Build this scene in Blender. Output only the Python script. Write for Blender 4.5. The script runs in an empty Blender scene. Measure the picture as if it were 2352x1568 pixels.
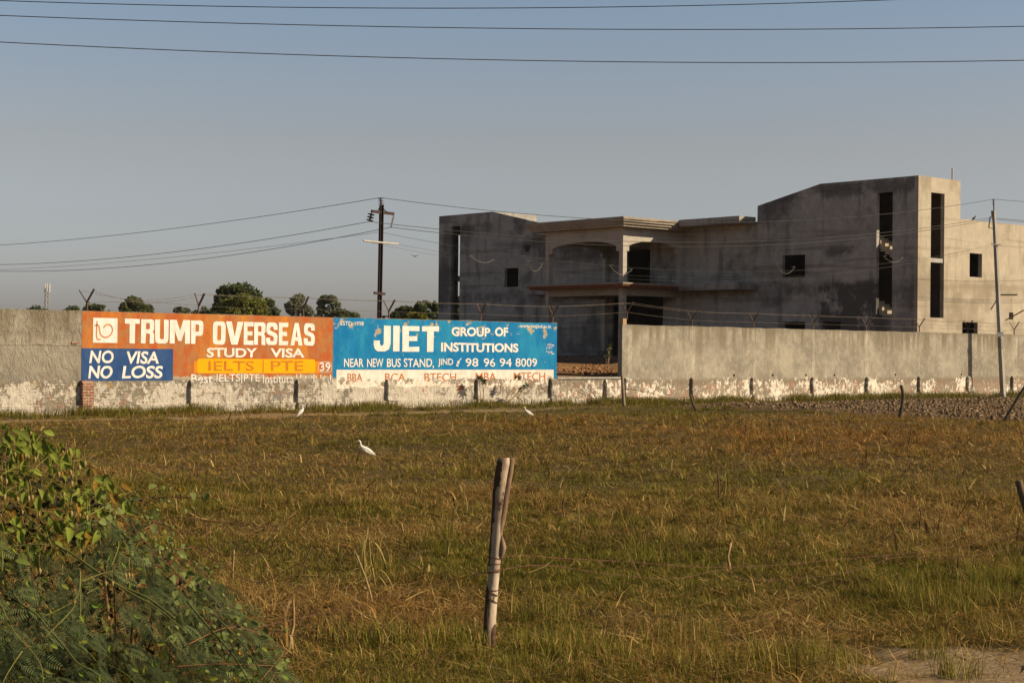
import bpy, math, random
import numpy as np
from mathutils import Vector, Matrix
random.seed(7); rng = np.random.default_rng(11)
scene = bpy.context.scene
COL = scene.collection

# ------------------------------------------------------------------ camera
FP = 3800.0; CX, CY = 1176.0, 784.0; EYE = 2.0
AA = math.atan(0.89); PITCH = math.atan(21/3800); ROLL = 0.010
sa, ca = math.sin(AA), math.cos(AA)
F0 = Vector((sa, ca, 0)); R0 = Vector((ca, -sa, 0)); Z0 = Vector((0, 0, 1))
FW = F0*math.cos(PITCH) + Z0*math.sin(PITCH)
U1 = -F0*math.sin(PITCH) + Z0*math.cos(PITCH)
RT = R0*math.cos(ROLL) + U1*math.sin(ROLL)
UP = -R0*math.sin(ROLL) + U1*math.cos(ROLL)
EYEV = Vector((0, 0, EYE))
cam = bpy.data.cameras.new('camera'); cam.sensor_width = 36; cam.lens = FP/2352*36
cam.clip_start = 0.1; cam.clip_end = 6000
camo = bpy.data.objects.new('camera', cam); COL.objects.link(camo)
M = Matrix((RT, UP, -FW)).transposed().to_4x4(); M.translation = EYEV
camo.matrix_world = M; scene.camera = camo

# ------------------------------------------------------------------ sun, sky, exposure
SUN_EL = math.radians(30); KU = 0.8
hn = math.hypot(KU, 1)
SUNV = Vector((math.cos(SUN_EL)*KU/hn, -math.cos(SUN_EL)/hn, math.sin(SUN_EL)))
sl = bpy.data.lights.new('sun', 'SUN'); sl.energy = 4.8; sl.angle = math.radians(0.6); sl.color = (1.0, 0.82, 0.57)
so = bpy.data.objects.new('sun', sl); COL.objects.link(so)
so.rotation_euler = SUNV.to_track_quat('Z', 'Y').to_euler(); so.location = (20, -30, 60)
w = bpy.data.worlds.new('World'); scene.world = w; w.use_nodes = True
nt = w.node_tree; nt.nodes.clear()
sky = nt.nodes.new('ShaderNodeTexSky'); sky.sky_type = 'NISHITA'; sky.sun_disc = False
sky.sun_elevation = SUN_EL; sky.sun_rotation = math.atan2(SUNV.x, SUNV.y)
sky.air_density = 1.0; sky.dust_density = 2.0; sky.ozone_density = 1.5; sky.altitude = 200
tc = nt.nodes.new('ShaderNodeTexCoord'); sx = nt.nodes.new('ShaderNodeSeparateXYZ')
cr = nt.nodes.new('ShaderNodeValToRGB'); mx = nt.nodes.new('ShaderNodeMix'); mx.data_type = 'RGBA'; mx.blend_type = 'MULTIPLY'
mx.inputs[0].default_value = 1.0
hs = nt.nodes.new('ShaderNodeHueSaturation')
hs.inputs['Saturation'].default_value = 0.80
bgn = nt.nodes.new('ShaderNodeBackground'); bgn.inputs[1].default_value = 0.124
wo = nt.nodes.new('ShaderNodeOutputWorld')
L = nt.links.new
L(tc.outputs['Generated'], sx.inputs[0]); L(sx.outputs['Z'], cr.inputs[0])
e = cr.color_ramp.elements
e[0].position = 0.0; e[0].color = (.73, .67, .74, 1)
e[1].position = 0.62; e[1].color = (.12, .13, .15, 1)
for po, cc in ((.04, (.735, .69, .765)), (.066, (.745, .69, .73)), (.12, (.725, .62, .575)), (.204, (.615, .64, .66)), (.36, (.24, .26, .30))):
    k = e.new(po); k.color = (*cc, 1)
L(sky.outputs[0], hs.inputs['Color']); L(hs.outputs[0], mx.inputs[6]); L(cr.outputs[0], mx.inputs[7])
L(mx.outputs[2], bgn.inputs[0]); L(bgn.outputs[0], wo.inputs[0])
vs = scene.view_settings; vs.view_transform = 'Standard'; vs.look = 'None'; vs.gamma = 1; vs.exposure = 0.35
try: vs.use_curve_mapping = False
except Exception: pass
scene.cycles.max_bounces = 6; scene.cycles.diffuse_bounces = 3; scene.cycles.transparent_max_bounces = 6

# ------------------------------------------------------------------ pixel -> world (2352 x 1568 frame)
def ray(x, y): return FW*FP + RT*(x-CX) + UP*(CY-y)
def onY(x, y, Y): d = ray(x, y); return EYEV + d*(Y/d.y)
def onX(x, y, X): d = ray(x, y); return EYEV + d*(X/d.x)
def onZ(x, y, z=0.0): d = ray(x, y); return EYEV + d*((z-EYE)/d.z)
def atD(x, y, D): return EYEV + ray(x, y)*(D/FP)

# ------------------------------------------------------------------ object helpers
def link(o, parent=None):
    COL.objects.link(o)
    if parent is not None: o.parent = parent
    return o
def tag(o, label=None, cat=None, group=None, kind=None):
    if label: o['label'] = label
    if cat: o['category'] = cat
    if group: o['group'] = group
    if kind: o['kind'] = kind
    return o
def empty(name, loc, label, cat, group=None):
    o = bpy.data.objects.new(name, None); o.location = loc; o.empty_display_size = .2
    link(o); return tag(o, label, cat, group)
class MB:
    def __init__(s): s.v = []; s.f = []; s.mi = []
    def add(s, vs, fs, mi=0):
        b = len(s.v); s.v += [tuple(p) for p in vs]
        for f in fs: s.f.append(tuple(i+b for i in f)); s.mi.append(mi)
        return s
    def box(s, x0, x1, y0, y1, z0, z1, mi=0):
        v = [(x0,y0,z0),(x1,y0,z0),(x1,y1,z0),(x0,y1,z0),(x0,y0,z1),(x1,y0,z1),(x1,y1,z1),(x0,y1,z1)]
        return s.add(v, [(0,3,2,1),(4,5,6,7),(0,1,5,4),(1,2,6,5),(2,3,7,6),(3,0,4,7)], mi)
    def bar(s, a, b, w, h, mi=0, w2=None, h2=None):
        a = Vector(a); b = Vector(b); d = (b-a).normalized()
        q = Vector((0,0,1)) if abs(d.z) < .95 else Vector((1,0,0))
        x = d.cross(q).normalized(); y = x.cross(d).normalized()
        w2 = w if w2 is None else w2; h2 = h if h2 is None else h2
        v = []
        for p, ww, hh in ((a, w, h), (b, w2, h2)):
            for sx_, sy_ in ((-1,-1),(1,-1),(1,1),(-1,1)): v.append(p + x*sx_*ww/2 + y*sy_*hh/2)
        return s.add(v, [(0,1,2,3),(7,6,5,4),(0,4,5,1),(1,5,6,2),(2,6,7,3),(3,7,4,0)], mi)
    def tube(s, pts, r, n=6, mi=0, cap=True, flat=1.0):
        pts = [Vector(p) for p in pts]; m = len(pts)
        rs = r if isinstance(r, (list, tuple)) else [r]*m
        b = len(s.v); prev = None
        for i, p in enumerate(pts):
            d = (pts[min(i+1, m-1)] - pts[max(i-1, 0)])
            d = d.normalized() if d.length > 1e-9 else Vector((0,0,1))
            if prev is None:
                q = Vector((0,0,1)) if abs(d.z) < .9 else Vector((1,0,0))
                x = d.cross(q).normalized()
            else:
                x = (prev - d*prev.dot(d))
                x = x.normalized() if x.length > 1e-6 else d.orthogonal().normalized()
            prev = x; y = d.cross(x)
            for j in range(n):
                t = 2*math.pi*j/n
                s.v.append(tuple(p + x*math.cos(t)*rs[i] + y*math.sin(t)*rs[i]*flat))
        for i in range(m-1):
            for j in range(n):
                s.f.append((b+i*n+j, b+i*n+(j+1)%n, b+(i+1)*n+(j+1)%n, b+(i+1)*n+j)); s.mi.append(mi)
        if cap:
            s.f.append(tuple(b+j for j in range(n))[::-1]); s.mi.append(mi)
            s.f.append(tuple(b+(m-1)*n+j for j in range(n))); s.mi.append(mi)
        return s
    def build(s, name, mats, parent=None, smooth=False):
        me = bpy.data.meshes.new(name); me.from_pydata(s.v, [], s.f)
        mats = mats if isinstance(mats, (list, tuple)) else [mats]
        for m in mats: me.materials.append(m)
        if len(mats) > 1: me.polygons.foreach_set('material_index', s.mi)
        if smooth: me.polygons.foreach_set('use_smooth', [True]*len(s.f))
        me.update(); o = bpy.data.objects.new(name, me)
        link(o, parent)
        if parent is not None: o.matrix_parent_inverse = Matrix.Translation(-Vector(parent.location))
        return o
def npmesh(name, V, Fq, mat, col=None, parent=None, tri=None, smooth=False):
    """V (n,3); Fq (m,4) quads; optional tri (t,3); col (n,3) vertex colours"""
    me = bpy.data.meshes.new(name)
    nq = 0 if Fq is None else len(Fq); ntr = 0 if tri is None else len(tri)
    me.vertices.add(len(V)); me.vertices.foreach_set('co', np.asarray(V, np.float32).ravel())
    idx = []; 
    if nq: idx.append(np.asarray(Fq, np.int32).ravel())
    if ntr: idx.append(np.asarray(tri, np.int32).ravel())
    idx = np.concatenate(idx); me.loops.add(len(idx)); me.loops.foreach_set('vertex_index', idx)
    me.polygons.add(nq+ntr)
    st = np.concatenate([np.arange(nq)*4, nq*4 + np.arange(ntr)*3]).astype(np.int32)
    me.polygons.foreach_set('loop_start', st)
    if smooth: me.polygons.foreach_set('use_smooth', np.ones(nq+ntr, bool))
    me.update(calc_edges=True)
    if col is not None:
        a = me.color_attributes.new('Col', 'FLOAT_COLOR', 'POINT')
        c = np.ones((len(V), 4), np.float32); c[:, :3] = col; a.data.foreach_set('color', c.ravel())
    me.materials.append(mat); o = bpy.data.objects.new(name, me)
    link(o, parent)
    if parent is not None: o.matrix_parent_inverse = Matrix.Translation(-Vector(parent.location))
    return o
def dup(src, parent, M_=None, name=None):
    o = src.copy(); link(o, parent)
    if M_ is not None:
        o.matrix_parent_inverse = Matrix.Identity(4); o.matrix_basis = M_
    return o

# ------------------------------------------------------------------ node helper
class NT:
    def __init__(s, name, rough=.9, spec=.15):
        s.m = bpy.data.materials.new(name); s.m.use_nodes = True; s.t = s.m.node_tree
        s.b = s.t.nodes['Principled BSDF']; s.b.inputs['Roughness'].default_value = rough
        s.b.inputs['Specular IOR Level'].default_value = spec
    def n(s, ty, **kw):
        x = s.t.nodes.new(ty)
        for k_, v_ in kw.items(): setattr(x, k_, v_)
        return x
    def set(s, inp, v):
        if isinstance(v, bpy.types.NodeSocket): s.t.links.new(v, inp)
        elif isinstance(v, (tuple, list)) and len(v) == 3 and len(inp.default_value) == 4: inp.default_value = (*v, 1)
        else: inp.default_value = v
    def pos(s): return s.n('ShaderNodeNewGeometry').outputs['Position']
    def vmul(s, v, k_):
        x = s.n('ShaderNodeVectorMath', operation='MULTIPLY'); s.set(x.inputs[0], v); x.inputs[1].default_value = k_; return x.outputs[0]
    def vadd(s, v, k_):
        x = s.n('ShaderNodeVectorMath', operation='ADD'); s.set(x.inputs[0], v); x.inputs[1].default_value = k_; return x.outputs[0]
    def sep(s, v): x = s.n('ShaderNodeSeparateXYZ'); s.set(x.inputs[0], v); return x.outputs
    def comb(s, a, b, c=0.0):
        x = s.n('ShaderNodeCombineXYZ'); s.set(x.inputs[0], a); s.set(x.inputs[1], b); s.set(x.inputs[2], c); return x.outputs[0]
    def noise(s, v, scale, detail=5, rough=.6, dist=0.0):
        x = s.n('ShaderNodeTexNoise'); s.set(x.inputs['Vector'], v)
        x.inputs['Scale'].default_value = scale; x.inputs['Detail'].default_value = detail
        x.inputs['Roughness'].default_value = rough; x.inputs['Distortion'].default_value = dist; return x.outputs[0]
    def voro(s, v, scale, feat='F1'):
        x = s.n('ShaderNodeTexVoronoi', feature=feat); s.set(x.inputs['Vector'], v); x.inputs['Scale'].default_value = scale; return x.outputs[0]
    def math(s, op, a, b=0.0, c=None):
        x = s.n('ShaderNodeMath', operation=op); s.set(x.inputs[0], a); s.set(x.inputs[1], b)
        if c is not None: s.set(x.inputs[2], c)
        return x.outputs[0]
    def mr(s, v, a, b, lo=0.0, hi=1.0):
        x = s.n('ShaderNodeMapRange', interpolation_type='SMOOTHSTEP'); s.set(x.inputs[0], v)
        s.set(x.inputs[1], a); s.set(x.inputs[2], b); s.set(x.inputs[3], lo); s.set(x.inputs[4], hi); return x.outputs[0]
    def mix(s, f, a, b, mode='MIX'):
        x = s.n('ShaderNodeMix', data_type='RGBA', blend_type=mode); s.set(x.inputs[0], f); s.set(x.inputs[6], a); s.set(x.inputs[7], b); return x.outputs[2]
    def band(s, z, a, b, soft):
        return s.math('MULTIPLY', s.mr(z, a-soft, a+soft), s.mr(z, b+soft, b-soft))
    def col(s, c): s.set(s.b.inputs['Base Color'], c)
    def bump(s, h, st=.4, d=.02):
        x = s.n('ShaderNodeBump'); s.set(x.inputs['Height'], h); x.inputs['Strength'].default_value = st; x.inputs['Distance'].default_value = d
        s.t.links.new(x.outputs[0], s.b.inputs['Normal'])

def simple(name, c1, c2=None, scale=8, rough=.7, spec=.3, bump=0, metal=0, stretch=(1,1,1)):
    n = NT(name, rough, spec); p = n.vmul(n.pos(), stretch); f = n.noise(p, scale, 5, .65)
    n.col(n.mix(n.mr(f, .3, .7), c1, c2 or tuple(x*.7 for x in c1)))
    n.b.inputs['Metallic'].default_value = metal
    if bump: n.bump(f, bump, .01)
    return n.m

# ---- rendered boundary wall: bare plaster, whitewash and brick low down
def wall_colour(n, p, sx_, zlift=0.0, tone=1.0, wthr=.735):
    x, y, z = sx_
    big = n.noise(p, .9, 6, .6); mid = n.noise(p, 4.5, 6, .7)
    c = n.mix(n.mr(big, .32, .68), tuple(a*tone for a in (.365, .33, .268)), tuple(a*tone for a in (.225, .204, .168)))
    c = n.mix(n.mr(mid, .45, .72, 0, .55), c, tuple(a*tone for a in (.46, .40, .30)))
    st = n.noise(n.vmul(p, (2.2, 2.2, .16)), 1.0, 5, .6)
    topd = n.mr(z, 1.6, 3.0)
    c = n.mix(n.math('MULTIPLY', n.mr(st, .46, .60, 0, .95), topd), c, (.19, .16, .11))
    c = n.mix(n.mr(n.noise(n.vadd(n.vmul(p, (1, 1, .7)), (4, 4, 4)), 1.7, 7, .72), .50, .66, 0, .6), c, (.24, .20, .145))
    c = n.mix(n.math('MULTIPLY', n.mr(n.noise(p, 2.0, 5, .7), .3, .62, 0, .8), n.mr(z, 2.82, 3.04)), c, (.20, .175, .13))
    # dark damp band
    zz = n.math('ADD', z, n.math('MULTIPLY', n.math('SUBTRACT', n.noise(n.vmul(p, (1, 1, .5)), 2.2, 6, .7), .5), .35))
    damp = n.band(zz, .70+zlift, .98+zlift, .05)
    c = n.mix(n.math('MULTIPLY', damp, .75), c, (.235, .20, .155))
    c = n.mix(n.mr(zz, .95+zlift, .86+zlift, 0, .45), c, (.20, .155, .105))
    # exposed brick
    br = n.n('ShaderNodeTexBrick'); n.set(br.inputs['Vector'], n.comb(x, z)); br.inputs['Scale'].default_value = 1.0
    br.inputs['Brick Width'].default_value = .24; br.inputs['Row Height'].default_value = .085; br.inputs['Mortar Size'].default_value = .012
    n.set(br.inputs['Color1'], (.36, .15, .08)); n.set(br.inputs['Color2'], (.29, .12, .07)); n.set(br.inputs['Mortar'], (.36, .31, .24))
    bm = n.math('MULTIPLY', n.mr(n.noise(p, 2.6, 5, .7), .49, .58), n.mr(z, .92+zlift, .72+zlift))
    c = n.mix(n.math('MULTIPLY', bm, .8), c, br.outputs['Color'])
    # whitewash flakes
    wn = n.noise(n.vmul(p, (1.25, 1, 1.1)), 4.2, 10, .76, .5)
    wz = n.math('ADD', n.math('MULTIPLY', n.mr(zz, 1.02+zlift, .74+zlift), .10), n.math('MULTIPLY', n.math('SUBTRACT', n.noise(p, .75, 3, .55), .5), .55)); wz = n.math('ADD', wz, .14)
    rows = n.math('MULTIPLY', n.mr(n.math('PINGPONG', n.math('ADD', z, .02), .0425), .0, .012), .06)
    wsum = n.math('ADD', n.math('ADD', wn, wz), rows)
    yf = n.math('MULTIPLY', n.math('MULTIPLY', n.mr(n.noise(n.vadd(p, (5, 0, 3)), 2.4, 6, .7), .57, .62), n.mr(x, 27, 24.5)), n.band(z, .3, .98, .05))
    c = n.mix(n.math('MULTIPLY', yf, .85), c, (.55, .30, .06))
    bf = n.math('MULTIPLY', n.math('MULTIPLY', n.mr(n.noise(n.vadd(p, (1, 0, 9)), 3.0, 6, .7), .56, .61), n.band(x, 27, 34, .6)), n.band(z, .26, .46, .05))
    c = n.mix(bf, c, (.08, .24, .36))
    wm = n.math('MULTIPLY', n.mr(wsum, wthr, wthr+.035), n.mr(zz, 1.04+zlift, .98+zlift))
    c = n.mix(n.math('MULTIPLY', wm, .92), c, n.mix(n.mr(mid, .4, .6), (.82, .76, .66), (.70, .63, .52)))
    return c, wm, mid
def wall_bump(n, p, wm, z, k_=.55, d=.05):
    vo = n.voro(n.vadd(n.vmul(p, (1.1, 1.1, .8)), (0, 0, 0)), 4.2)
    tr = n.noise(n.vmul(p, (1.5, 1.5, .8)), 3.2, 6, .65, 1.6)
    fine = n.noise(p, 22, 5, .7)
    h = n.math('ADD', n.math('MULTIPLY', tr, 1.0), n.math('MULTIPLY', fine, .35))
    h = n.math('ADD', h, n.math('MULTIPLY', vo, .25))
    h = n.math('ADD', h, n.math('MULTIPLY', wm, .22))
    n.bump(h, k_, d)
def make_wall_mat(name, zlift=0.0, tone=1.0, bump=.55, d=.05, wthr=.735, joint=False):
    n = NT(name, .95, .08); p = n.pos(); s = n.sep(p)
    c, wm, mid = wall_colour(n, p, s, zlift, tone, wthr)
    if joint:
        zz = n.math('ADD', s[2], n.math('MULTIPLY', n.math('SUBTRACT', n.noise(p, 1.5, 3, .5), .5), .06))
        c = n.mix(n.band(zz, 2.005, 2.025, .008), c, (.13, .11, .085)); c = n.mix(n.mr(zz, 2.03, 1.99, 0, .35), c, (.25, .225, .18))
        tr = n.noise(n.vmul(p, (1.5, 1.5, .8)), 3.2, 6, .65, 1.6); c = n.mix(n.math('MULTIPLY', n.mr(tr, .52, .38), n.mr(zz, 2.0, 2.1, 0, .55)), c, (.17, .145, .11))
    n.col(c); wall_bump(n, p, wm, s[2], bump, d)
    return n.m
def paint_mat(name, c1, c2, c3=None, thr=.72, zb=(), sc=2.6, soft=.015, xb=()):
    """paint on plaster; flakes off where a fixed wall noise passes thr; zb: (z0,z1,amount) bands that flake more"""
    n = NT(name, .85, .12); p = n.pos(); s = n.sep(p)
    c, wm, mid = wall_colour(n, p, s)
    f = n.noise(n.vmul(p, (1, 1, .8)), 3.2, 6, .68); f2 = n.noise(n.vmul(p, (1, 1, .5)), 1.3, 4, .6)
    pc = n.mix(n.mr(f, .36, .66), c1, c2)
    if c3: pc = n.mix(n.mr(f2, .46, .70), pc, c3)
    pn = n.noise(n.vadd(p, (3.1, 0, 7.7)), sc, 8, .66, .3)
    for (z0, z1, a) in zb: pn = n.math('ADD', pn, n.mr(s[2], z0, z1, 0, a))
    for (x0, x1, z0, z1, a) in xb:
        pn = n.math('ADD', pn, n.math('MULTIPLY', n.mr(s[0], x0, x1, 0, a), n.mr(s[2], z0, z1)))
    m = n.mr(pn, thr, thr+soft)
    bare = n.mix(n.mr(mid, .35, .65), (.43, .36, .25), (.33, .275, .195))
    bare = n.mix(n.mr(s[2], 1.08, .98), bare, c)
    n.col(n.mix(m, pc, bare))
    tr = n.noise(n.vmul(p, (1.5, 1.5, .8)), 3.2, 6, .65, 1.6)
    n.bump(n.math('ADD', tr, n.math('MULTIPLY', n.math('SUBTRACT', 1.0, m), .25)), .35, .03)
    return n.m

# ---- bare rendered building
def concrete(name, base=(.30, .265, .215), dark=(.185, .165, .14), light=(.37, .325, .26), k_=.6, damp=False):
    n = NT(name, .95, .08); p = n.pos(); s = n.sep(p)
    a = n.noise(p, .33, 6, .58); b = n.noise(p, 2.2, 6, .7); d = n.noise(n.vmul(p, (1.4, 1.4, .22)), 1.1, 5, .6)
    c = n.mix(n.mr(b, .38, .68), base, light)
    c = n.mix(n.mr(a, .50, .66, 0, k_), c, dark)
    c = n.mix(n.mr(d, .52, .70, 0, .7*k_), c, dark)
    h2 = n.noise(n.vmul(p, (.12, .12, 2.6)), 1.0, 3, .5)
    c = n.mix(n.mr(h2, .55, .68, 0, .45), c, dark)
    c = n.mix(n.mr(n.noise(n.vadd(p, (9, 4, 2)), 1.1, 7, .7), .60, .72, 0, .5), c, light)
    zj = n.math('ADD', s[2], n.math('MULTIPLY', n.math('SUBTRACT', n.noise(p, .9, 5, .65), .5), .9))
    jb = n.math('MAXIMUM', n.band(zj, 5.15, 5.85, .18), n.mr(zj, 3.6, 2.2))
    c = n.mix(n.math('MULTIPLY', jb, n.mr(n.noise(p, 1.4, 6, .7), .38, .62, .15, .75*k_)), c, dark)
    if damp:  # big damp marks on the wall of the near stair wing
        q = n.noise(n.vadd(p, (6, 1, 8)), .9, 7, .66)
        for (ya, yb, za, zb, a_) in ((50.6, 55.6, 2.2, 5.9, .95), (52.6, 55.0, 7.1, 7.75, .8), (57.0, 59.3, 4.4, 5.2, .6), (49.0, 59.4, 10.2, 11.2, .7), (74.5, 79.5, 8.0, 9.3, .6), (82.0, 86.5, 9.6, 10.5, .6)):
            bm_ = n.math('MULTIPLY', n.band(s[1], ya, yb, .6), n.band(s[2], za, zb, .35))
            c = n.mix(n.math('MULTIPLY', n.mr(n.math('ADD', q, n.math('MULTIPLY', bm_, .22)), .58, .72), n.math('MULTIPLY', bm_, a_)), c, tuple(v_*.75 for v_ in dark))
    br = n.n('ShaderNodeTexBrick'); n.set(br.inputs['Vector'], n.comb(n.math('ADD', s[0], s[1]), s[2])); br.inputs['Scale'].default_value = 1
    br.inputs['Brick Width'].default_value = .24; br.inputs['Row Height'].default_value = .085; br.inputs['Mortar Size'].default_value = .012
    n.set(br.inputs['Color1'], (1, 1, 1)); n.set(br.inputs['Color2'], (.90, .90, .90)); n.set(br.inputs['Mortar'], (.82, .82, .82))
    c = n.mix(n.mr(n.noise(n.vadd(p, (2, 7, 1)), .8, 5, .6), .45, .65, 0, .8), c, n.mix(1.0, c, br.outputs['Color'], 'MULTIPLY'))
    n.col(c)
    n.bump(n.math('ADD', b, n.math('MULTIPLY', n.noise(p, 18, 4, .7), .4)), .3, .02)
    return n.m

M_WALL_L = make_wall_mat('plaster_old_rough', 0.0, .98, .9, .09, .725, True)
M_WALL_R = make_wall_mat('plaster_grey_tan', -.02, 1.04, .6, .06, .79)
M_CONC = concrete('bare_render_concrete', (.37, .35, .325), (.125, .119, .112), (.47, .445, .405), .9, True)
M_PORCH = concrete('porch_render', (.43, .39, .335), (.26, .235, .205), (.50, .46, .40), .5)
M_SIDE = concrete('clean_sunlit_render', (.425, .375, .295), (.27, .225, .165), (.50, .43, .33), .8)  # lighter twin of the front render; part of its sunlight is in the colour
M_CONC2 = concrete('interior_shade_dark', (.12, .085, .068), (.08, .06, .05), (.15, .11, .085))  # inner faces kept near black in colour so openings look deeply shaded
M_CORN = concrete('cornice_render', (.34, .29, .225), (.22, .185, .145), (.42, .36, .28), .5)
M_RUST = simple('rusty_steel', (.055, .030, .024), (.032, .020, .017), 30, .75, .3, .2)
M_RUST2 = simple('rusty_angle_iron', (.15, .08, .055), (.06, .033, .025), 14, .8, .25, .2)
M_WIRE = simple('weathered_wire', (.04, .037, .034), (.025, .023, .022), 4, .6, .4)
M_BWIRE = simple('galvanised_barbed_wire', (.22, .19, .15), (.11, .08, .06), 6, .6, .4)
M_RWIRE = simple('rusty_barbed_wire', (.19, .095, .055), (.11, .052, .032), 20, .8, .2)
M_INS = simple('brown_insulator', (.08, .05, .05), (.05, .035, .035), 10, .3, .5)
M_INSG = simple('grey_insulator', (.35, .33, .31), (.22, .2, .19), 10, .3, .5)
M_WHITE = simple('white_painted_pipe', (.58, .54, .47), (.40, .36, .30), 9, .6, .3)
M_POLE = simple('grey_pole_concrete', (.40, .38, .33), (.27, .255, .22), 3, .9, .1, .2, 0, (1, 1, .3))
M_STEEL = simple('dull_galvanised', (.40, .40, .40), (.28, .27, .26), 8, .5, .4)
M_CORD = simple('pale_cord', (.36, .34, .29), (.26, .24, .2), 5, .7, .2)

# ------------------------------------------------------------------ ground
def vnoise(x, y, sc, seed=0):
    x = np.asarray(x, float)/sc + seed*17.13; y = np.asarray(y, float)/sc + seed*7.77
    xi = np.floor(x).astype(np.int64); yi = np.floor(y).astype(np.int64); fx = x-xi; fy = y-yi
    fx = fx*fx*(3-2*fx); fy = fy*fy*(3-2*fy)
    def h(a, b):
        n = (a*374761393 + b*668265263 + seed*1442695) & 0xffffffff
        n = ((n ^ (n >> 13))*1274126177) & 0xffffffff
        return ((n ^ (n >> 16)) & 0xffff)/65535.0
    return (h(xi, yi)*(1-fx)+h(xi+1, yi)*fx)*(1-fy) + (h(xi, yi+1)*(1-fx)+h(xi+1, yi+1)*fx)*fy
def fbm(x, y, sc, seed=0, o=4):
    s = 0; a = .5; t = 0
    for i in range(o): s = s + a*vnoise(x, y, sc/2**i, seed+i*3); t += a; a *= .5
    return s/t
def hgt(x, y):
    x = np.asarray(x, float); y = np.asarray(y, float)
    r = np.hypot(x, y)
    k_ = np.clip((r-2)/6, 0, 1)*np.clip((140-r)/60, 0, 1)*np.clip((45.3-y)/2.5, 0, 1)
    h = ((fbm(x, y, 6, 1, 3)-.5)*.16 + (fbm(x, y, 1.1, 5, 3)-.5)*.13 + (fbm(x, y, .38, 8, 2)-.5)*.06)*k_
    return h
WY = 45.05
pSand = onZ(2260, 1530); pathA = onZ(150, 966); pathB = onZ(1000, 955)
M_GROUND = None
def ground_mat():
    n = NT('field_soil', .97, .05); p = n.pos(); s = n.sep(p)
    a = n.noise(p, .5, 6, .65); b = n.noise(p, 6, 7, .75); g = n.noise(p, 30, 4, .7)
    c = n.mix(n.mr(a, .35, .65), (.085, .062, .026), (.125, .092, .040))
    c = n.mix(n.mr(b, .45, .7), c, (.06, .045, .024))
    # bare sandy patch and trodden path by the wall
    dx = n.math('SUBTRACT', s[0], pSand.x); dy = n.math('SUBTRACT', s[1], pSand.y)
    d = n.math('SQRT', n.math('ADD', n.math('MULTIPLY', dx, dx), n.math('MULTIPLY', dy, dy)))
    sm = n.mr(n.math('ADD', d, n.math('MULTIPLY', n.math('SUBTRACT', n.noise(p, 2.2, 4, .6), .5), 1.0)), 1.15, .75)
    crk = n.voro(n.vadd(p, (0, 0, 0)), 9, 'DISTANCE_TO_EDGE')
    sc = n.mix(n.mr(b, .35, .65), (.37, .275, .17), (.25, .18, .105)); sc = n.mix(n.mr(crk, .035, .0, 0, .8), sc, (.12, .09, .055))
    c = n.mix(sm, c, sc)
    pm = n.math('MULTIPLY', n.band(n.math('ADD', s[1], n.math('MULTIPLY', n.math('SUBTRACT', n.noise(p, .8, 4, .6), .5), 1.6)), 40.9, 42.6, .35), n.mr(s[0], 44, 34))
    c = n.mix(n.math('MULTIPLY', pm, .9), c, n.mix(n.mr(b, .4, .6), (.36, .26, .14), (.24, .17, .09)))
    n.col(c); n.bump(n.math('ADD', b, n.math('MULTIPLY', g, .5)), .7, .04)
    return n.m
gx = np.unique(np.concatenate([np.linspace(-3000, -60, 14), np.arange(-60, 0, 4.), np.arange(0, 70, .2), np.arange(70, 130, 4.), np.linspace(130, 3000, 14)]))
gy = np.unique(np.concatenate([np.linspace(-3000, -60, 14), np.arange(-60, 0, 4.), np.arange(0, 46, .2), np.arange(46, 130, 4.), np.linspace(130, 3000, 14)]))
GX, GY = np.meshgrid(gx, gy); GZ = hgt(GX, GY)
def gridfaces(nx, ny):
    i = np.arange(ny-1)[:, None]*nx + np.arange(nx-1)[None, :]; i = i.ravel()
    return np.stack([i, i+1, i+nx+1, i+nx], 1)
g = npmesh('ground', np.stack([GX.ravel(), GY.ravel(), GZ.ravel()], 1), gridfaces(len(gx), len(gy)), ground_mat(), smooth=True)
tag(g, kind='structure')

# earth of the building site behind the wall
def site_mat():
    n = NT('red_site_earth', .97, .05); p = n.pos(); a = n.noise(p, 1.2, 6, .7); b = n.noise(p, 8, 6, .7)
    c = n.mix(n.mr(a, .35, .65), (.33, .19, .09), (.22, .125, .06)); c = n.mix(n.mr(b, .5, .7), c, (.12, .07, .035))
    n.col(c); n.bump(b, .8, .06); return n.m
sxs = np.unique(np.concatenate([np.arange(20, 44, 2.), np.arange(44, 66.0, .28), np.arange(66, 96, 3.)]))
sys_ = np.unique(np.concatenate([np.arange(45.35, 64, .28), np.arange(64, 100, 3.)]))
SX, SY = np.meshgrid(sxs, sys_)
SZ = 1.0 + .30*np.clip((SY-45.3)/7, 0, 1) + np.where((SX > 44) & (SX < 68) & (SY < 66), (fbm(SX, SY, 2.4, 31, 4)-.5)*.55*np.clip((SY-45.3)/2.5, 0.15, 1), 0)
sg = npmesh('site_ground', np.stack([SX.ravel(), SY.ravel(), SZ.ravel()], 1), gridfaces(len(sxs), len(sys_)), site_mat(), smooth=False)
tag(sg, kind='structure')

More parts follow.
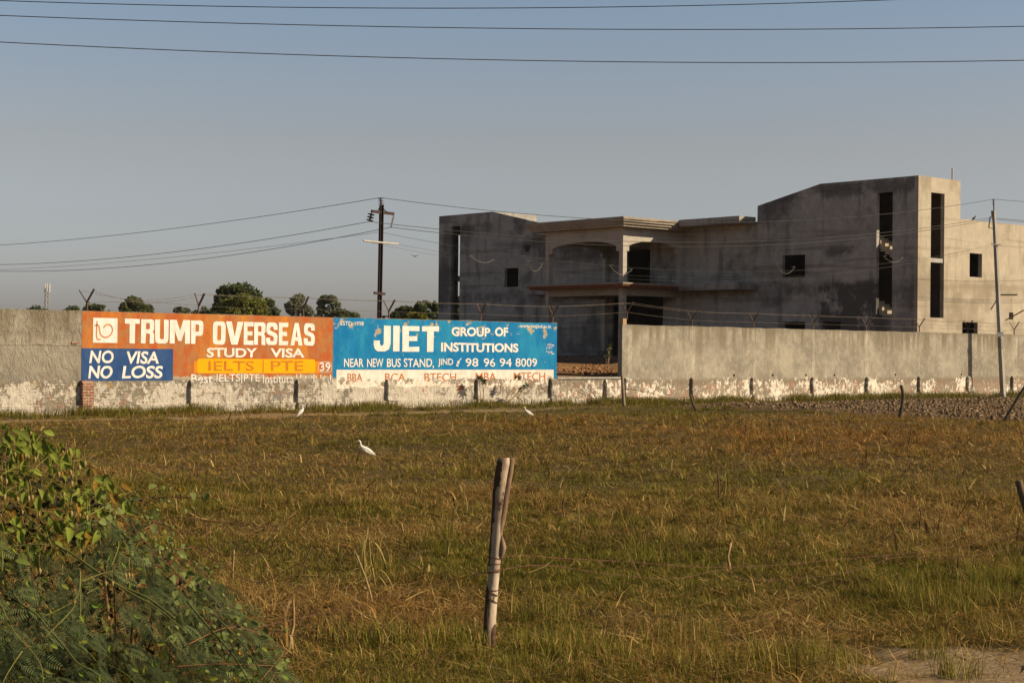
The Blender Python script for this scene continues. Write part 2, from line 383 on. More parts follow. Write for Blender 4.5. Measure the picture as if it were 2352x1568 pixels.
# ------------------------------------------------------------------ panel with holes in a plane
def panel(mb, ax, c0, c1, u0, u1, zb, ztop, holes, ubreaks=(), mi=0):
    """ax 'X': wall in plane X=c0 (outer) to c1, u runs along Y. ax 'Y': plane Y=c0, u along X. ztop: function of u."""
    us = sorted({u0, u1, *ubreaks, *[h[0] for h in holes], *[h[1] for h in holes]}); us = [u for u in us if u0 <= u <= u1]
    zs = sorted({zb, *[h[2] for h in holes], *[h[3] for h in holes]}); zs = [z for z in zs if z >= zb-1e-6]
    def P(u, z, c): return (c, u, z) if ax == 'X' else (u, c, z)
    nz = len(zs)
    def solid(i, j):
        if i < 0 or i >= len(us)-1 or j < 0 or j >= nz: return False
        um = (us[i]+us[i+1])/2; zm = (zs[j] + (zs[j+1] if j+1 < nz else zs[j]+.3))/2
        if ztop(um) <= zs[j]+.02: return False
        return not any(h[0] < um < h[1] and h[2] < zm < h[3] for h in holes)
    eps = 1e-4
    for i in range(len(us)-1):
        for j in range(nz):
            if not solid(i, j): continue
            a, b = us[i], us[i+1]; za0 = zs[j]; zb0 = zs[j]
            if j+1 < nz: za1 = min(zs[j+1], ztop(a+eps)); zb1 = min(zs[j+1], ztop(b-eps))
            else: za1 = ztop(a+eps); zb1 = ztop(b-eps)
            q = [P(a, za0, c0), P(b, zb0, c0), P(b, zb1, c0), P(a, za1, c0)]
            r = [P(a, za0, c1), P(b, zb0, c1), P(b, zb1, c1), P(a, za1, c1)]
            mb.add(q, [(0, 1, 2, 3)], mi); mb.add(r, [(3, 2, 1, 0)], mi)
            if not solid(i-1, j) : mb.add([q[0], q[3], r[3], r[0]], [(0, 1, 2, 3)], mi)
            if not solid(i+1, j): mb.add([q[1], q[2], r[2], r[1]], [(3, 2, 1, 0)], mi)
            if not solid(i, j-1): mb.add([q[0], q[1], r[1], r[0]], [(3, 2, 1, 0)], mi)
            if j+1 >= nz or not solid(i, j+1): mb.add([q[3], q[2], r[2], r[3]], [(0, 1, 2, 3)], mi)
            if j+1 >= nz or zs[j+1] > ztop(a+eps):  # step sides in the top line
                for (u, zz_, nb, s_) in ((a, za1, i-1, 0), (b, zb1, i+1, 1)):
                    if 0 <= nb < len(us)-1:
                        zo = ztop(u-eps) if s_ == 0 else ztop(u+eps)
                        if zo < zz_-.01: mb.add([P(u, zo, c0), P(u, zz_, c0), P(u, zz_, c1), P(u, zo, c1)], [(0, 1, 2, 3)], mi)
    return mb

# ------------------------------------------------------------------ boundary wall
WT = 3.05; TH = .23
def wx(px, py=850): return onY(px, py, WY).x
XL0 = wx(-420); XL1 = wx(1278.5); XR0 = wx(1441); XR1 = wx(2900)
def rough_wall(x0, x1, zt, seed, holes=()):
    m = MB(); hs_ = list(holes)
    br = [x for x in np.arange(x0+.2, x1-.1, .35)]
    tf = {}
    def zt_(u): return zt + (float(fbm(np.array([u*1.0]), np.array([seed*1.]), .7, seed, 3)[0])-.5)*.05
    panel(m, 'Y', WY, WY+TH, x0, x1, .25, zt_, hs_, br)
    return m
weep = []
def weep_hole(px):
    x = wx(px, 856); return (x-.055, x+.055, 1.02, 1.12)
wl = empty('boundary_wall', (wx(700), WY, 0), 'long plastered compound wall painted with orange and blue hand lettered adverts', 'wall', 'stretches of the compound wall')
rough_wall(XL0, XL1, WT, 3).build('wall_panel', M_WALL_L, wl)
MB().box(XL0, XL1+.3, WY-.075, WY+TH+.05, -.3, .25).build('plinth', M_WALL_L, wl)
gapw = empty('low_wall', (wx(1350), WY, 0), 'low broken wall stub closing the gap between the two tall wall stretches', 'wall', 'stretches of the compound wall')
gm = MB()
panel(gm, 'Y', WY+.005, WY+TH-.005, XL1+.01, XR0-.3, .2, lambda u: .97 + .02*math.sin(u*3), [], np.arange(XL1+.3, XR0-.4, .5))
gm.build('wall_panel', M_WALL_R, gapw)
MB().box(XL1+.01, XR0-.31, WY-.05, WY+TH+.02, .955, 1.03).build('concrete_cap', M_POLE, gapw)
MB().box(XL1+.31, XR0-.31, WY-.07, WY+TH+.05, -.3, .245).build('plinth', M_WALL_R, gapw)
wr = empty('boundary_wall', (wx(1900), WY, 0), 'long unpainted grey tan compound wall with stained top and weep holes', 'wall', 'stretches of the compound wall')
rough_wall(XR0-.3, XR1, WT, 9, [weep_hole(p) for p in (1686, 1851, 1817+100, 2057, 2208, 1600+175)]).build('wall_panel', M_WALL_R, wr)
MB().box(XR0-.3, XR1, WY-.075, WY+TH+.05, -.3, .25).build('plinth', M_WALL_R, wr)
# pilaster stubs
M_BRICKP = None
def brick_mat():
    n = NT('exposed_red_brick', .95, .05); p = n.pos(); s = n.sep(p)
    br = n.n('ShaderNodeTexBrick'); n.set(br.inputs['Vector'], n.comb(n.math('ADD', s[0], s[1]), s[2])); br.inputs['Scale'].default_value = 1
    br.inputs['Brick Width'].default_value = .23; br.inputs['Row Height'].default_value = .085; br.inputs['Mortar Size'].default_value = .012
    n.set(br.inputs['Color1'], (.30, .125, .08)); n.set(br.inputs['Color2'], (.22, .095, .06)); n.set(br.inputs['Mortar'], (.42, .35, .26))
    f = n.noise(p, 5, 6, .7)
    n.col(n.mix(n.mr(f, .56, .64), br.outputs[0], (.5, .43, .34))); n.bump(n.math('ADD', br.outputs['Fac'], f), .6, -.02)
    return n.m
M_BRICKP = brick_mat()
def pilaster(px, parent, w=.32, d=.13, zt=.98, mat=None, seed=0):
    x0 = wx(px, 900); r = random.Random(seed); m = MB(); lv = 9; v = []
    for i in range(lv):
        z = .25 + (zt-.25)*i/(lv-1); sh = .03 if i == lv-1 else 0
        dd = d*(1 if i < lv-1 else .55)
        j = [r.uniform(-.012, .012) for _ in range(3)]
        v += [(x0+j[0], WY-.001, z), (x0+j[0]+.0, WY-dd+j[2], z), (x0+w+j[1], WY-dd+j[2], z), (x0+w+j[1], WY-.001, z)]
    f = []
    for i in range(lv-1):
        a = i*4
        f += [(a, a+4, a+5, a+1), (a+1, a+5, a+6, a+2), (a+2, a+6, a+7, a+3)]
    a = (lv-1)*4; f.append((a, a+3, a+2, a+1)); m.add(v, f)
    # foot on the plinth
    m.box(x0-.01, x0+w+.02, WY-.075-d*.8, WY-.076, -.25, .22)
    return m.build('pilaster', mat or M_WALL_L, parent)
for i, px in enumerate((434, 680, 887, 1093, 1262)): pilaster(px, wl, seed=i)
pilaster(184, wl, .36, .17, .99, M_BRICKP, 77)
pilaster(1388, gapw, .3, .12, .93, M_WALL_R, 31)
for i, px in enumerate((1433, 1586, 1725, 1863, 1988, 2108, 2220, 2322, 2430)): pilaster(px, wr, mat=M_WALL_R, seed=50+i)
M_STRIP = make_wall_mat('pale_plaster_strip', -.02, 1.22, .3)
# faint raised column strips on the unpainted wall
for px in (1446, 1592, 1733, 1868, 1990, 2111, 2335):
    x = wx(px, 800); m = MB(); v = []; f = []
    r = random.Random(px)
    for i in range(12):
        z = 1.02 + (WT-.03-1.02)*i/11
        v += [(x-.09+r.uniform(-.02, .02), WY-.005, z), (x+.09+r.uniform(-.02, .02), WY-.005, z), (x+.11, WY-.001, z), (x-.11, WY-.001, z)]
    for i in range(11):
        a = i*4; f += [(a, a+1, a+5, a+4), (a+1, a+2, a+6, a+5), (a+3, a, a+4, a+7)]
    a = 44; f += [(a, a+1, a+2, a+3)]
    m.add(v, f); m.build('column_strip', M_STRIP, wr)
MB().box(XR0-.24, XR0-.05, WY+.02, WY+.21, WT-.01, WT+.24).build('brick_stub', simple('stub_brick', (.45, .3, .16), (.34, .22, .12), 6), wr)
# brick and holes in the bare plaster at far left
xb = wx(164, 787); MB().box(xb, xb+.2, WY-.03, WY, 2.06, 2.14).build('loose_brick', M_BRICKP, wl)

# ---- painted adverts
Mw = paint_mat('white_sign_paint', (.80, .76, .72), (.68, .62, .56), (.76, .70, .64), .735, [(1.12, 1.0, .05)], xb=[(22.5, 25.5, 1.9, 2.2, .05)])
Mor = paint_mat('orange_wall_paint', (.42, .095, .026), (.36, .17, .065), (.52, .20, .035), .70, [(1.08, 1.0, .06), (2.75, 3.05, .04)], xb=[(21.8, 25.0, 1.28, 1.05, .26), (22, 25.5, 2.2, 2.5, .04)])
Mnv = paint_mat('navy_wall_paint', (.022, .065, .20), (.035, .085, .22), (.045, .10, .24), .80)
Mbl = paint_mat('sky_blue_wall_paint', (.006, .15, .36), (.012, .19, .42), (.02, .24, .42), .650, [(2.30, 2.72, .085), (2.85, 3.0, -.03), (1.3, 1.0, .02)])
Mye = paint_mat('yellow_wall_paint', (.82, .40, .004), (.80, .36, .006), None, .82)
Mob = paint_mat('burnt_orange_letters', (.52, .20, .02), (.46, .15, .02), None, .78)
Mwb = paint_mat('white_wall_band', (.76, .72, .66), (.64, .57, .48), None, .67, [(1.12, .88, .24)], xb=[(31, 26, 1.35, 1.1, .22)])
Mre = paint_mat('rust_red_letters', (.50, .155, .05), (.46, .20, .08), None, .655, [(1.12, .88, .18)], xb=[(31, 26, 1.35, 1.1, .2)])
Mpale = paint_mat('faded_white_letters', (.74, .68, .62), (.66, .58, .50), None, .66, [(1.12, 1.02, .06)])
TXT = {}
def glyphs(s, off):
    key = (s, off)
    if key not in TXT:
        cu = bpy.data.curves.new('t', 'FONT'); cu.body = s; cu.offset = off; cu.resolution_u = 4
        ob = bpy.data.objects.new('t', cu); COL.objects.link(ob)
        me = bpy.data.meshes.new_from_object(ob.evaluated_get(bpy.context.evaluated_depsgraph_get()))
        V = np.array([v.co[:2] for v in me.vertices]); Fs = [tuple(p.vertices) for p in me.polygons]
        bpy.data.objects.remove(ob); bpy.data.meshes.remove(me); bpy.data.curves.remove(cu); TXT[key] = (V, Fs)
    return TXT[key]
def zat(px, py): return onY(px, py, WY).z
def letters(s, x0, x1, yt, yb, mat, parent, off=.02, shear=0, layer=.012, name='lettering', seed=0, full=None):
    """yt, yb: pixel rows of the capital top and base at the middle of the word"""
    V, Fs = glyphs(s, off); V = V.copy()
    xm = (x0+x1)/2; z1 = zat(xm, yt); z0 = zat(xm, yb); X0 = wx(x0, (yt+yb)/2); X1 = wx(x1, (yt+yb)/2)
    lo = V.min(0); hi = V.max(0)
    if full: lo[1], hi[1] = full
    u = (V[:, 0]-lo[0])/(hi[0]-lo[0]); t = (V[:, 1]-lo[1])/(hi[1]-lo[1])
    wv = np.sin(u*9+seed*1.7)*.012 + np.sin(u*23+seed)*.008
    X = X0 + u*(X1-X0-shear*(z1-z0)) + shear*(z1-z0)*t + np.sin(t*5+u*17+seed)*.006
    Z = z0 + (t+wv)*(z1-z0)
    m = MB(); m.add([(a, WY-layer, b) for a, b in zip(X, Z)], Fs)
    return m.build(name, mat, parent)
def sheet(x0, x1, z0, z1, layer, name, mat, parent, rag=.0, rnd=0, ragb=0):
    """flat painted field with a slightly wavering edge"""
    r = random.Random(int(x0*100)); n_ = 40; v = []
    def cx_(u, zmid): return 0
    if rnd:
        pts = []
        for (cx__, cz_, a0) in ((x1-rnd, z1-rnd, 0), (x0+rnd, z1-rnd, 90), (x0+rnd, z0+rnd, 180), (x1-rnd, z0+rnd, 270)):
            for q in range(7):
                t = math.radians(a0+q*15); pts.append((cx__+rnd*math.cos(t), WY-layer, cz_+rnd*math.sin(t)))
        m = MB(); m.add(pts, [tuple(range(len(pts)))[::-1]]); return m.build(name, mat, parent)
    for i in range(n_+1):
        u = x0+(x1-x0)*i/n_
        v.append((u, WY-layer, z0 + r.uniform(-1, 1)*ragb)); v.append((u, WY-layer, z1 + r.uniform(-1, 1)*rag))
    m = MB(); m.add(v, [(2*i, 2*i+2, 2*i+3, 2*i+1) for i in range(n_)]); return m.build(name, mat, parent)
xo0, xo1 = wx(188, 790), wx(764.5, 800)
orange = sheet(xo0, xo1, 1.0, WT-.012, .004, 'advert_panel', Mor, wl, .01, 0, .03); tag(orange, 'orange painted advert for study visas with white lettering')
def T(p, s, x0, x1, yt, yb, mat, **k_): return letters(s, x0, x1, yt, yb, mat, p, **k_)
def S(p, x0, x1, z0, z1, layer, name, mat, **k_): return sheet(x0, x1, z0, z1, layer, name, mat, p, **k_)
BLK = {'T': [[(0,10),(10,10),(10,8),(6.9,8),(6.9,0),(3.1,0),(3.1,8),(0,8)]], 'I': [[(0,0),(0,10),(10,10),(10,0)]],
 'R': [[(0,0),(0,10),(8.2,10),(9.6,9.4),(10,8.6),(10,5.9),(8.8,4.9),(10,3.9),(10,0),(6.6,0),(6.6,3.6),(6,4.1),(3.6,4.1),(3.6,0)], [(3.6,5.8),(3.6,8.4),(6.1,8.4),(6.5,8),(6.5,6.2),(6.1,5.8)]],
 'U': [[(0,10),(0,2),(.6,.6),(2.2,0),(7.8,0),(9.4,.6),(10,2),(10,10),(6.5,10),(6.5,2.3),(6,1.8),(4,1.8),(3.5,2.3),(3.5,10)]],
 'M': [[(0,0),(0,10),(3.4,10),(5,5.6),(6.6,10),(10,10),(10,0),(7.5,0),(7.5,5.6),(5.8,1.2),(4.2,1.2),(2.5,5.6),(2.5,0)]],
 'P': [[(0,0),(0,10),(8,10),(9.5,9.4),(10,8.4),(10,5),(9.4,4),(8,3.5),(3.6,3.5),(3.6,0)], [(3.6,5.2),(3.6,8.3),(6,8.3),(6.5,7.8),(6.5,5.7),(6,5.2)]],
 'O': [[(2.2,0),(.6,.6),(0,2),(0,8),(.6,9.4),(2.2,10),(7.8,10),(9.4,9.4),(10,8),(10,2),(9.4,.6),(7.8,0)], [(3.5,2.3),(4,1.8),(6,1.8),(6.5,2.3),(6.5,7.7),(6,8.2),(4,8.2),(3.5,7.7)]],
 'V': [[(0,10),(3.4,10),(5,3.6),(6.6,10),(10,10),(6.8,0),(3.2,0)]], 'E': [[(0,0),(0,10),(10,10),(10,8.1),(3.8,8.1),(3.8,6),(8.8,6),(8.8,4.1),(3.8,4.1),(3.8,1.9),(10,1.9),(10,0)]],
 'S': [[(10,6.8),(10,8),(9.4,9.4),(7.8,10),(2.2,10),(.6,9.4),(0,8),(0,6),(1.4,4.8),(6.2,3.8),(6.5,3.4),(6.5,2.3),(6,1.8),(4,1.8),(3.5,2.3),(3.5,3.3),(0,3.3),(0,2),(.6,.6),(2.2,0),(7.8,0),(9.4,.6),(10,2),(10,4.2),(8.6,5.4),(3.8,6.4),(3.5,6.8),(3.5,7.7),(4,8.2),(6,8.2),(6.5,7.7),(6.5,6.8)]],
 'A': [[(0,0),(3.2,10),(6.8,10),(10,0),(6.7,0),(6.2,2),(3.8,2),(3.3,0)], [(4.3,3.7),(5,7.2),(5.7,3.7)]],
 'J': [[(0,4.2),(0,2.4),(.7,.9),(2.4,0),(6.6,0),(9,.9),(10,3),(10,10),(5.9,10),(5.9,3),(5.3,2.3),(4.1,2.3),(3.6,3),(3.6,4.2)]]}
def block_word(word, boxes, y0t, y0b, y1t, y1b, p, mat, seed=0):
    """hand painted block capitals; boxes: pixel column range of each letter; rows interpolate along the word"""
    cu = bpy.data.curves.new('w', 'CURVE'); cu.dimensions = '2D'; cu.fill_mode = 'BOTH'; r = random.Random(seed)
    xa, xb_ = boxes[0][0], boxes[-1][1]; xm = (xa+xb_)/2
    for ch, (a, b) in zip(word, boxes):
        f = ((a+b)/2-xa)/(xb_-xa); yt, yb = y0t+(y1t-y0t)*f, y0b+(y1b-y0b)*f; xc = (a+b)/2; X0, X1 = wx(a, (yt+yb)/2), wx(b, (yt+yb)/2); z1, z0 = zat(xc, yt), zat(xc, yb)
        for poly in BLK[ch]:
            sp_ = cu.splines.new('POLY'); sp_.use_cyclic_u = True; sp_.points.add(len(poly)-1)
            for q, (u, v_) in zip(sp_.points, poly): q.co = (X0+(X1-X0)*u/10+r.uniform(-.006, .006), z0+(z1-z0)*v_/10+r.uniform(-.006, .006), 0, 1)
    ob = bpy.data.objects.new('w', cu); COL.objects.link(ob)
    me = bpy.data.meshes.new_from_object(ob.evaluated_get(bpy.context.evaluated_depsgraph_get())); m = MB()
    m.add([(v.co[0], WY-.012, v.co[1]) for v in me.vertices], [tuple(q.vertices) for q in me.polygons])
    bpy.data.objects.remove(ob); bpy.data.meshes.remove(me); bpy.data.curves.remove(cu); return m.build('lettering', mat, p)
g1 = lambda a, b: (a*.2441, b*.2441); g2 = lambda a, b: (516.8+a*.2441, 516.8+b*.2441)
block_word('TRUMP', [g1(1173, 1312), g1(1325, 1450), g1(1457, 1584), g1(1595, 1786), g1(1797, 1910)], 731.6, 788, 736.2, 789.6, orange, Mw, 1)
block_word('OVERSEAS', [g1(2000, 2120), g2(5, 170), g2(174, 266), g2(272, 378), g2(386, 492), g2(505, 592), g2(615, 728), g2(740, 843)], 737.6, 791, 742.5, 793.6, orange, Mw, 2)
T(orange, 'STUDY', 474.3, 590, 798.7, 820.6, Mw, off=.03, seed=3)
T(orange, 'VISA', 620.5, 698.7, 799.6, 821, Mw, off=.03, seed=4)
S(orange, wx(445, 840), wx(458, 840), 1.21, 1.575, .007, 'painted_band', paint_mat('orange_undercoat', (.66, .24, .01), (.6, .2, .02)))
S(orange, wx(715, 840), wx(733, 840), 1.19, 1.585, .007, 'painted_band', paint_mat('orange_undercoat', (.66, .24, .01), (.6, .2, .02)))
zb0, zb1 = zat(588, 856.6), zat(588, 824.2)
S(orange, wx(452.8, 840), wx(723.5, 840), zb0, zb1, .009, 'painted_band', Mye, rnd=.08)
T(orange, 'IELTS', 478.4, 583, 828.6, 851.4, Mob, off=.012, seed=5)
T(orange, 'PTE', 621.8, 696.5, 828.4, 851.4, Mob, off=.012, seed=6)
S(orange, wx(602.6, 840), wx(605.4, 840), zb0+.02, zb1-.02, .012, 'divider_line', Mob)
T(orange, '39', 734, 758.5, 832.6, 852.2, Mw, off=.012, seed=7)
def ring(px0, px1, py0, py1, rr, th_, mat, p):
    x0, x1 = wx(px0, 840), wx(px1, 840); z1, z0 = zat((px0+px1)/2, py0), zat((px0+px1)/2, py1); m = MB(); v = []; f = []
    for k2, rad in ((0, 0), (1, th_)):
        for (cx__, cz_, a0) in ((x1-rr, z1-rr, 0), (x0+rr, z1-rr, 90), (x0+rr, z0+rr, 180), (x1-rr, z0+rr, 270)):
            for q in range(6):
                t = math.radians(a0+q*18); v.append((cx__+(rr-rad)*math.cos(t), WY-.012, cz_+(rr-rad)*math.sin(t)))
    n_ = 24
    for i in range(n_): f.append((i, n_+i, n_+(i+1) % n_, (i+1) % n_))
    m.add(v, f); return m.build('ring_outline', mat, p)
ring(731.5, 761.5, 830.5, 854.8, .1, .014, Mw, orange)
T(orange, 'Best', 438.6, 487.8, 859.3, 879.4, Mw, off=.006, seed=8)
T(orange, 'IELTS|PTE', 496.8, 596, 858.6, 881, Mw, off=.002, seed=9)
T(orange, 'Institute', 603.5, 673, 859.5, 879.4, Mpale, off=.008, seed=10)
# worn-off last words: only vertical brush remnants are left
for (px, a, b) in ((681, 859, 868), (690, 859, 867), (702, 863, 868.5), (709, 864, 868), (716, 863, 869), (720.5, 859, 876), (725.5, 863, 868), (736.5, 860, 869), (741.5, 864, 871), (745.5, 862, 867), (758.5, 860, 875)):
    S(orange, wx(px-1.2, 865), wx(px+1.2, 865), zat(px, b), zat(px, a), .012, 'lettering', Mpale)
navy = S(orange, wx(186.9, 840), wx(397.2, 840), zat(292, 874), zat(292, 800.3), .008, 'blue_box', Mnv)
tag(navy, 'navy blue box with slanted white lettering')
for (s, a, b, c, d) in (('NO', 204.6, 262.6, 804.6, 834.2), ('VISA', 287, 367.6, 806.3, 835.3), ('NO', 202, 259.5, 839.2, 869), ('LOSS', 279.6, 375, 839.5, 868.6)):
    T(orange, s, a, b, c, d, Mw, off=.026, shear=.13, seed=a)
S(orange, wx(213.6, 760), wx(269.4, 760), zat(241, 787), zat(241, 730.2), .008, 'logo_square', Mw)
def stroke(pts, wd, mat, p, layer=.012, name='lettering'):
    P = [onY(x, y, WY) for x, y in pts]; m = MB(); v = []
    # smooth the polyline
    for _ in range(2):
        Q = [P[0]]
        for a, b in zip(P[:-1], P[1:]): Q += [a*.75+b*.25, a*.25+b*.75]
        Q.append(P[-1]); P = Q
    for i, q in enumerate(P):
        d = P[min(i+1, len(P)-1)]-P[max(i-1, 0)]; d = Vector((d.x, 0, d.z)).normalized(); nn = Vector((-d.z, 0, d.x))*wd/2
        for sgn in (1, -1): v.append((q.x+sgn*nn.x, WY-layer, q.z+sgn*nn.z))
    m.add(v, [(2*i, 2*i+1, 2*i+3, 2*i+2) for i in range(len(P)-1)])
    return m.build(name, mat, p)
Mlogo = paint_mat('logo_orange', (.55, .22, .07), (.5, .2, .08))
def c1(pts): return [(x*.2441, 660.3+y*.2441) for x, y in pts]
stroke(c1([(912, 315), (908, 400), (905, 460), (915, 490), (945, 487)]), .042, Mlogo, orange)
stroke(c1([(888, 358), (930, 350), (935, 400), (945, 450), (990, 475), (1040, 450), (1062, 395), (1040, 350), (1000, 345), (972, 378)]), .042, Mlogo, orange)

zc0 = zat(1020, 848.6)
blue = sheet(xo1+.002, XL1-.002, zc0, WT-.012, .004, 'advert_panel', Mbl, wl, .012, 0, .004); tag(blue, 'sky blue painted college advert with white lettering')
S(blue, xo1+.002, wx(772.8, 855), zat(768, 866), zc0, .004, 'painted_band', Mbl)
S(blue, wx(1271.4, 860), XL1-.002, zat(1275, 876.8), zc0, .004, 'painted_band', Mbl)
S(blue, wx(772.8, 855), wx(1271.4, 860), .70, zc0-.002, .005, 'white_band', Mwb, ragb=.05)
T(blue, 'ESTD-1998', 781.7, 834.8, 738, 747.3, Mw, off=.006, seed=11)
block_word('JIET', [g2(1398, 1556), g2(1580, 1641), g2(1667, 1826), g2(1850, 2011)], 747.4, 806.6, 749.4, 808, blue, Mw, 3)
T(blue, 'GROUP', 1036.7, 1125.3, 751.4, 772.4, Mw, off=.036, seed=13)
T(blue, 'OF', 1136.6, 1166.5, 751.6, 772.4, Mw, off=.036, seed=14)
T(blue, 'INSTITUTIONS', 1012.3, 1190, 787.5, 808.4, Mw, off=.036, seed=15)
T(blue, 'NEAR', 789.7, 834.3, 823, 842.6, Mw, off=.012, seed=16)
T(blue, 'NEW', 843, 879.5, 823.2, 842.8, Mw, off=.012, seed=17)
T(blue, 'BUS', 888.5, 920, 823.2, 842.8, Mw, off=.012, seed=18)
T(blue, 'STAND,', 927, 996.5, 823.4, 846, Mw, off=.010, seed=19)
T(blue, 'JIND', 1005.5, 1040, 823.2, 842.6, Mw, off=.012, seed=20)
for (s, a, b) in (('98', 1069, 1098), ('96', 1110.5, 1137), ('94', 1147, 1174.6), ('8009', 1183.6, 1233)):
    T(blue, s, a, b, 822.6, 841.8, Mw, off=.008, seed=a)
T(blue, 'www.jietjind.ac.in', 1193.5, 1264.8, 744.8, 755.6, Mw, off=.012, seed=22)
stroke([(1049.5, 841), (1053, 829)], .10, Mw, blue); stroke([(1053.6, 829), (1059, 822.5)], .03, Mw, blue)
for dy in (0, 2.2, 4.4): stroke([(1049.3+.5*(4.4-dy)*.5, 838.6-dy), (1052+.5*(4.4-dy)*.5, 838.6-dy)], .022, Mbl, blue, .015)
def g5(pts): return [(1231.5+x*.1465, 746.5+y*.1465) for x, y in pts]
T(blue, 'अरोरा', 1256.5, 1266.5, 787.6, 793.4, Mw, off=0, seed=3); stroke(g5([(242, 314), (276, 312)]), .03, Mw, blue)
T(blue, '4-2021', 1256, 1270, 794.6, 797.4, Mw, off=0, seed=4); T(blue, '3-31', 1253.5, 1265.5, 798, 801.2, Mw, off=0, seed=5)
T(blue, 'साई', 1257.5, 1268, 805, 811.5, Mw, off=0, seed=6); stroke(g5([(236, 444), (278, 448)]), .03, Mw, blue); stroke(g5([(158, 405), (168, 420)]), .03, Mw, blue)
for (s, a, b, yt) in (('BBA', 798, 832, 857.5), ('BCA', 884.5, 931, 856.8), ('BTECH', 974.8, 1047.6, 856.3), ('MBA', 1092.5, 1139.5, 855.6), ('MTECH', 1179.8, 1251.6, 854.8)):
    T(blue, s, a, b, yt, yt+18.6, Mre, off=.004, seed=a)
for (s, a, b, yt) in (('C', 971, 985.5, 885.4), ('P', 1051.5, 1066, 885.0), ('A', 1077, 1089, 885.0), ('P', 1150, 1160, 884), ('C', 1180, 1191, 884)):
    T(blue, s, a, b, yt, yt+18.4, Mre, off=.004, seed=a)

# ------------------------------------------------------------------ fence brackets and barbed wire on the walls
BR = [(200, 'at the seam of plaster and orange paint'), (455, 'above the big letter P in the orange advert'),
      (697, 'near the right end of the orange advert'), (893, 'beside the dark steel power pole'), (1104, 'above the blue advert, before the far tower'),
      (1269, 'at the right end of the blue advert'), (1440, 'on the brick stub ending the unpainted wall'),
      (1590, 'on the unpainted wall right of the porch'), (1731, 'on the unpainted wall below the ledge ends'), (1868, 'on the wall between two low windows'),
      (1990, 'on the unpainted wall left of the staircase slot'), (2112, 'on the unpainted wall by the sunlit tower corner'),
      (2223, 'before the low opening in the sunlit face'), (2330, 'on the unpainted wall right of the concrete pole')]
proto = None; tips = []
for i, (px, where) in enumerate(BR):
    b = onY(px, 745, WY+.11); base = Vector((b.x, WY+.11, WT-.02)); 
    if px == 1440: base.z += .24
    h = .27 if px != 1440 else .26
    t = empty('fence_bracket', base, 'rusty Y shaped steel bracket '+where, 'fence bracket', 'Y shaped barbed wire brackets along the wall tops')
    if proto is None:
        m = MB(); m.bar((0, 0, 0), (0, 0, .30), .04, .04); po = m.build('post', M_RUST2, None)
        m = MB(); m.bar((0, -.005, .28), (.03, -.27, .66), .06, .035); a1 = m.build('arm', M_RUST, None)
        m = MB(); m.bar((0, .005, .28), (-.03, .24, .66), .034, .02); a2 = m.build('arm', M_RUST2, None)
        proto = (po, a1, a2)
        for o in proto: o.parent = t; o.matrix_parent_inverse = Matrix.Identity(4)
    else:
        for o in proto: dup(o, t)
    rz = random.Random(px); t.rotation_euler = (rz.uniform(-.05, .05), rz.uniform(-.05, .05), rz.uniform(-.15, .15) + (.35 if px < 250 else 0))
    tips.append((base + Vector((.03, -.26, .63)), base + Vector((-.03, .23, .63)), base + Vector((0, -.02, .27))))
tips.append(tuple(p + (tips[-1][0]-tips[-2][0]) for p in tips[-1]))
tips.append(tuple(p + (tips[-2][0]-tips[-3][0]) for p in tips[-1]))
def strand(k_, sags, label):
    m = MB(); r = random.Random(k_)
    for i in range(len(tips)-1):
        a, b = tips[i][k_], tips[i+1][k_]; sg = sags.get(i, .02)
        P = []
        n_ = 12
        for j in range(n_+1):
            t = j/n_; q = a.lerp(b, t); q.z -= sg*4*t*(1-t); P.append(q)
        m.tube(P, .0042, 4, cap=False)
        L_ = (b-a).length; nb = int(L_/.17)
        for j in range(nb):
            t = (j+.5+r.uniform(-.2, .2))/nb; q = a.lerp(b, t); q.z -= sg*4*t*(1-t); an = r.uniform(0, 3.14)
            d = Vector((r.uniform(-.3, .3), math.cos(an), math.sin(an)))*.022
            m.bar(q-d, q+d, .006, .006)
    o = m.build('barbed_wire', M_BWIRE); return tag(o, label, 'barbed wire', 'barbed wire strands along the wall tops')
strand(0, {0: .30, 11: .10, 12: .12}, 'barbed wire strand on the field side arm tips of the wall brackets')
strand(1, {0: .22, 11: .06, 12: .05}, 'barbed wire strand on the building side arm tips of the wall brackets')
strand(2, {0: -.06, 12: .10, 11: .05}, 'lowest barbed wire strand at the forks of the wall brackets')

# ------------------------------------------------------------------ unfinished building
BX = 71.2; TB = .23; YR = 49.06; YL = 87.6
bl = empty('unfinished_building', (BX+8, 68, 1.7), 'large unfinished grey concrete building with arched porch and two stair towers', 'building')
def yX(px, py=600, X=BX): return onX(px, py, X).y
def zX(px, py, X=BX): return onX(px, py, X).z
def xY(px, py=600, Y=YR): return onY(px, py, Y).x
def zY(px, py, Y=YR): return onY(px, py, Y).z
ZT = 11.1; ZR = 9.30; ZF = 5.84
y1 = yX(1885, 420); y2 = yX(1740, 473); y3 = yX(1236, 512); y4 = yX(1131.5, 488)
zt2 = zX(1740, 473)
def front_top(y):
    if y <= y1: return ZT-.002
    if y <= y2: return ZT + (zt2-ZT)*(y-y1)/(y2-y1)
    if y < y3: return ZR
    if y < y4: return zt2 + (ZT-zt2)*(y-y3)/(y4-y3)
    return ZT
def hX(x0, x1, yt, yb):
    xm = (x0+x1)/2; return (yX(x1, (yt+yb)/2), yX(x0, (yt+yb)/2), zX(xm, yb), zX(xm, yt))
holes = [hX(2013, 2049.5, 441.5, 727), hX(1797, 1849, 585.5, 637), hX(1797, 1849, 739, 790), hX(1889, 1931, 738.5, 790),
         hX(1159, 1190.5, 615.5, 659), hX(1035.5, 1055.5, 519.5, 800)]
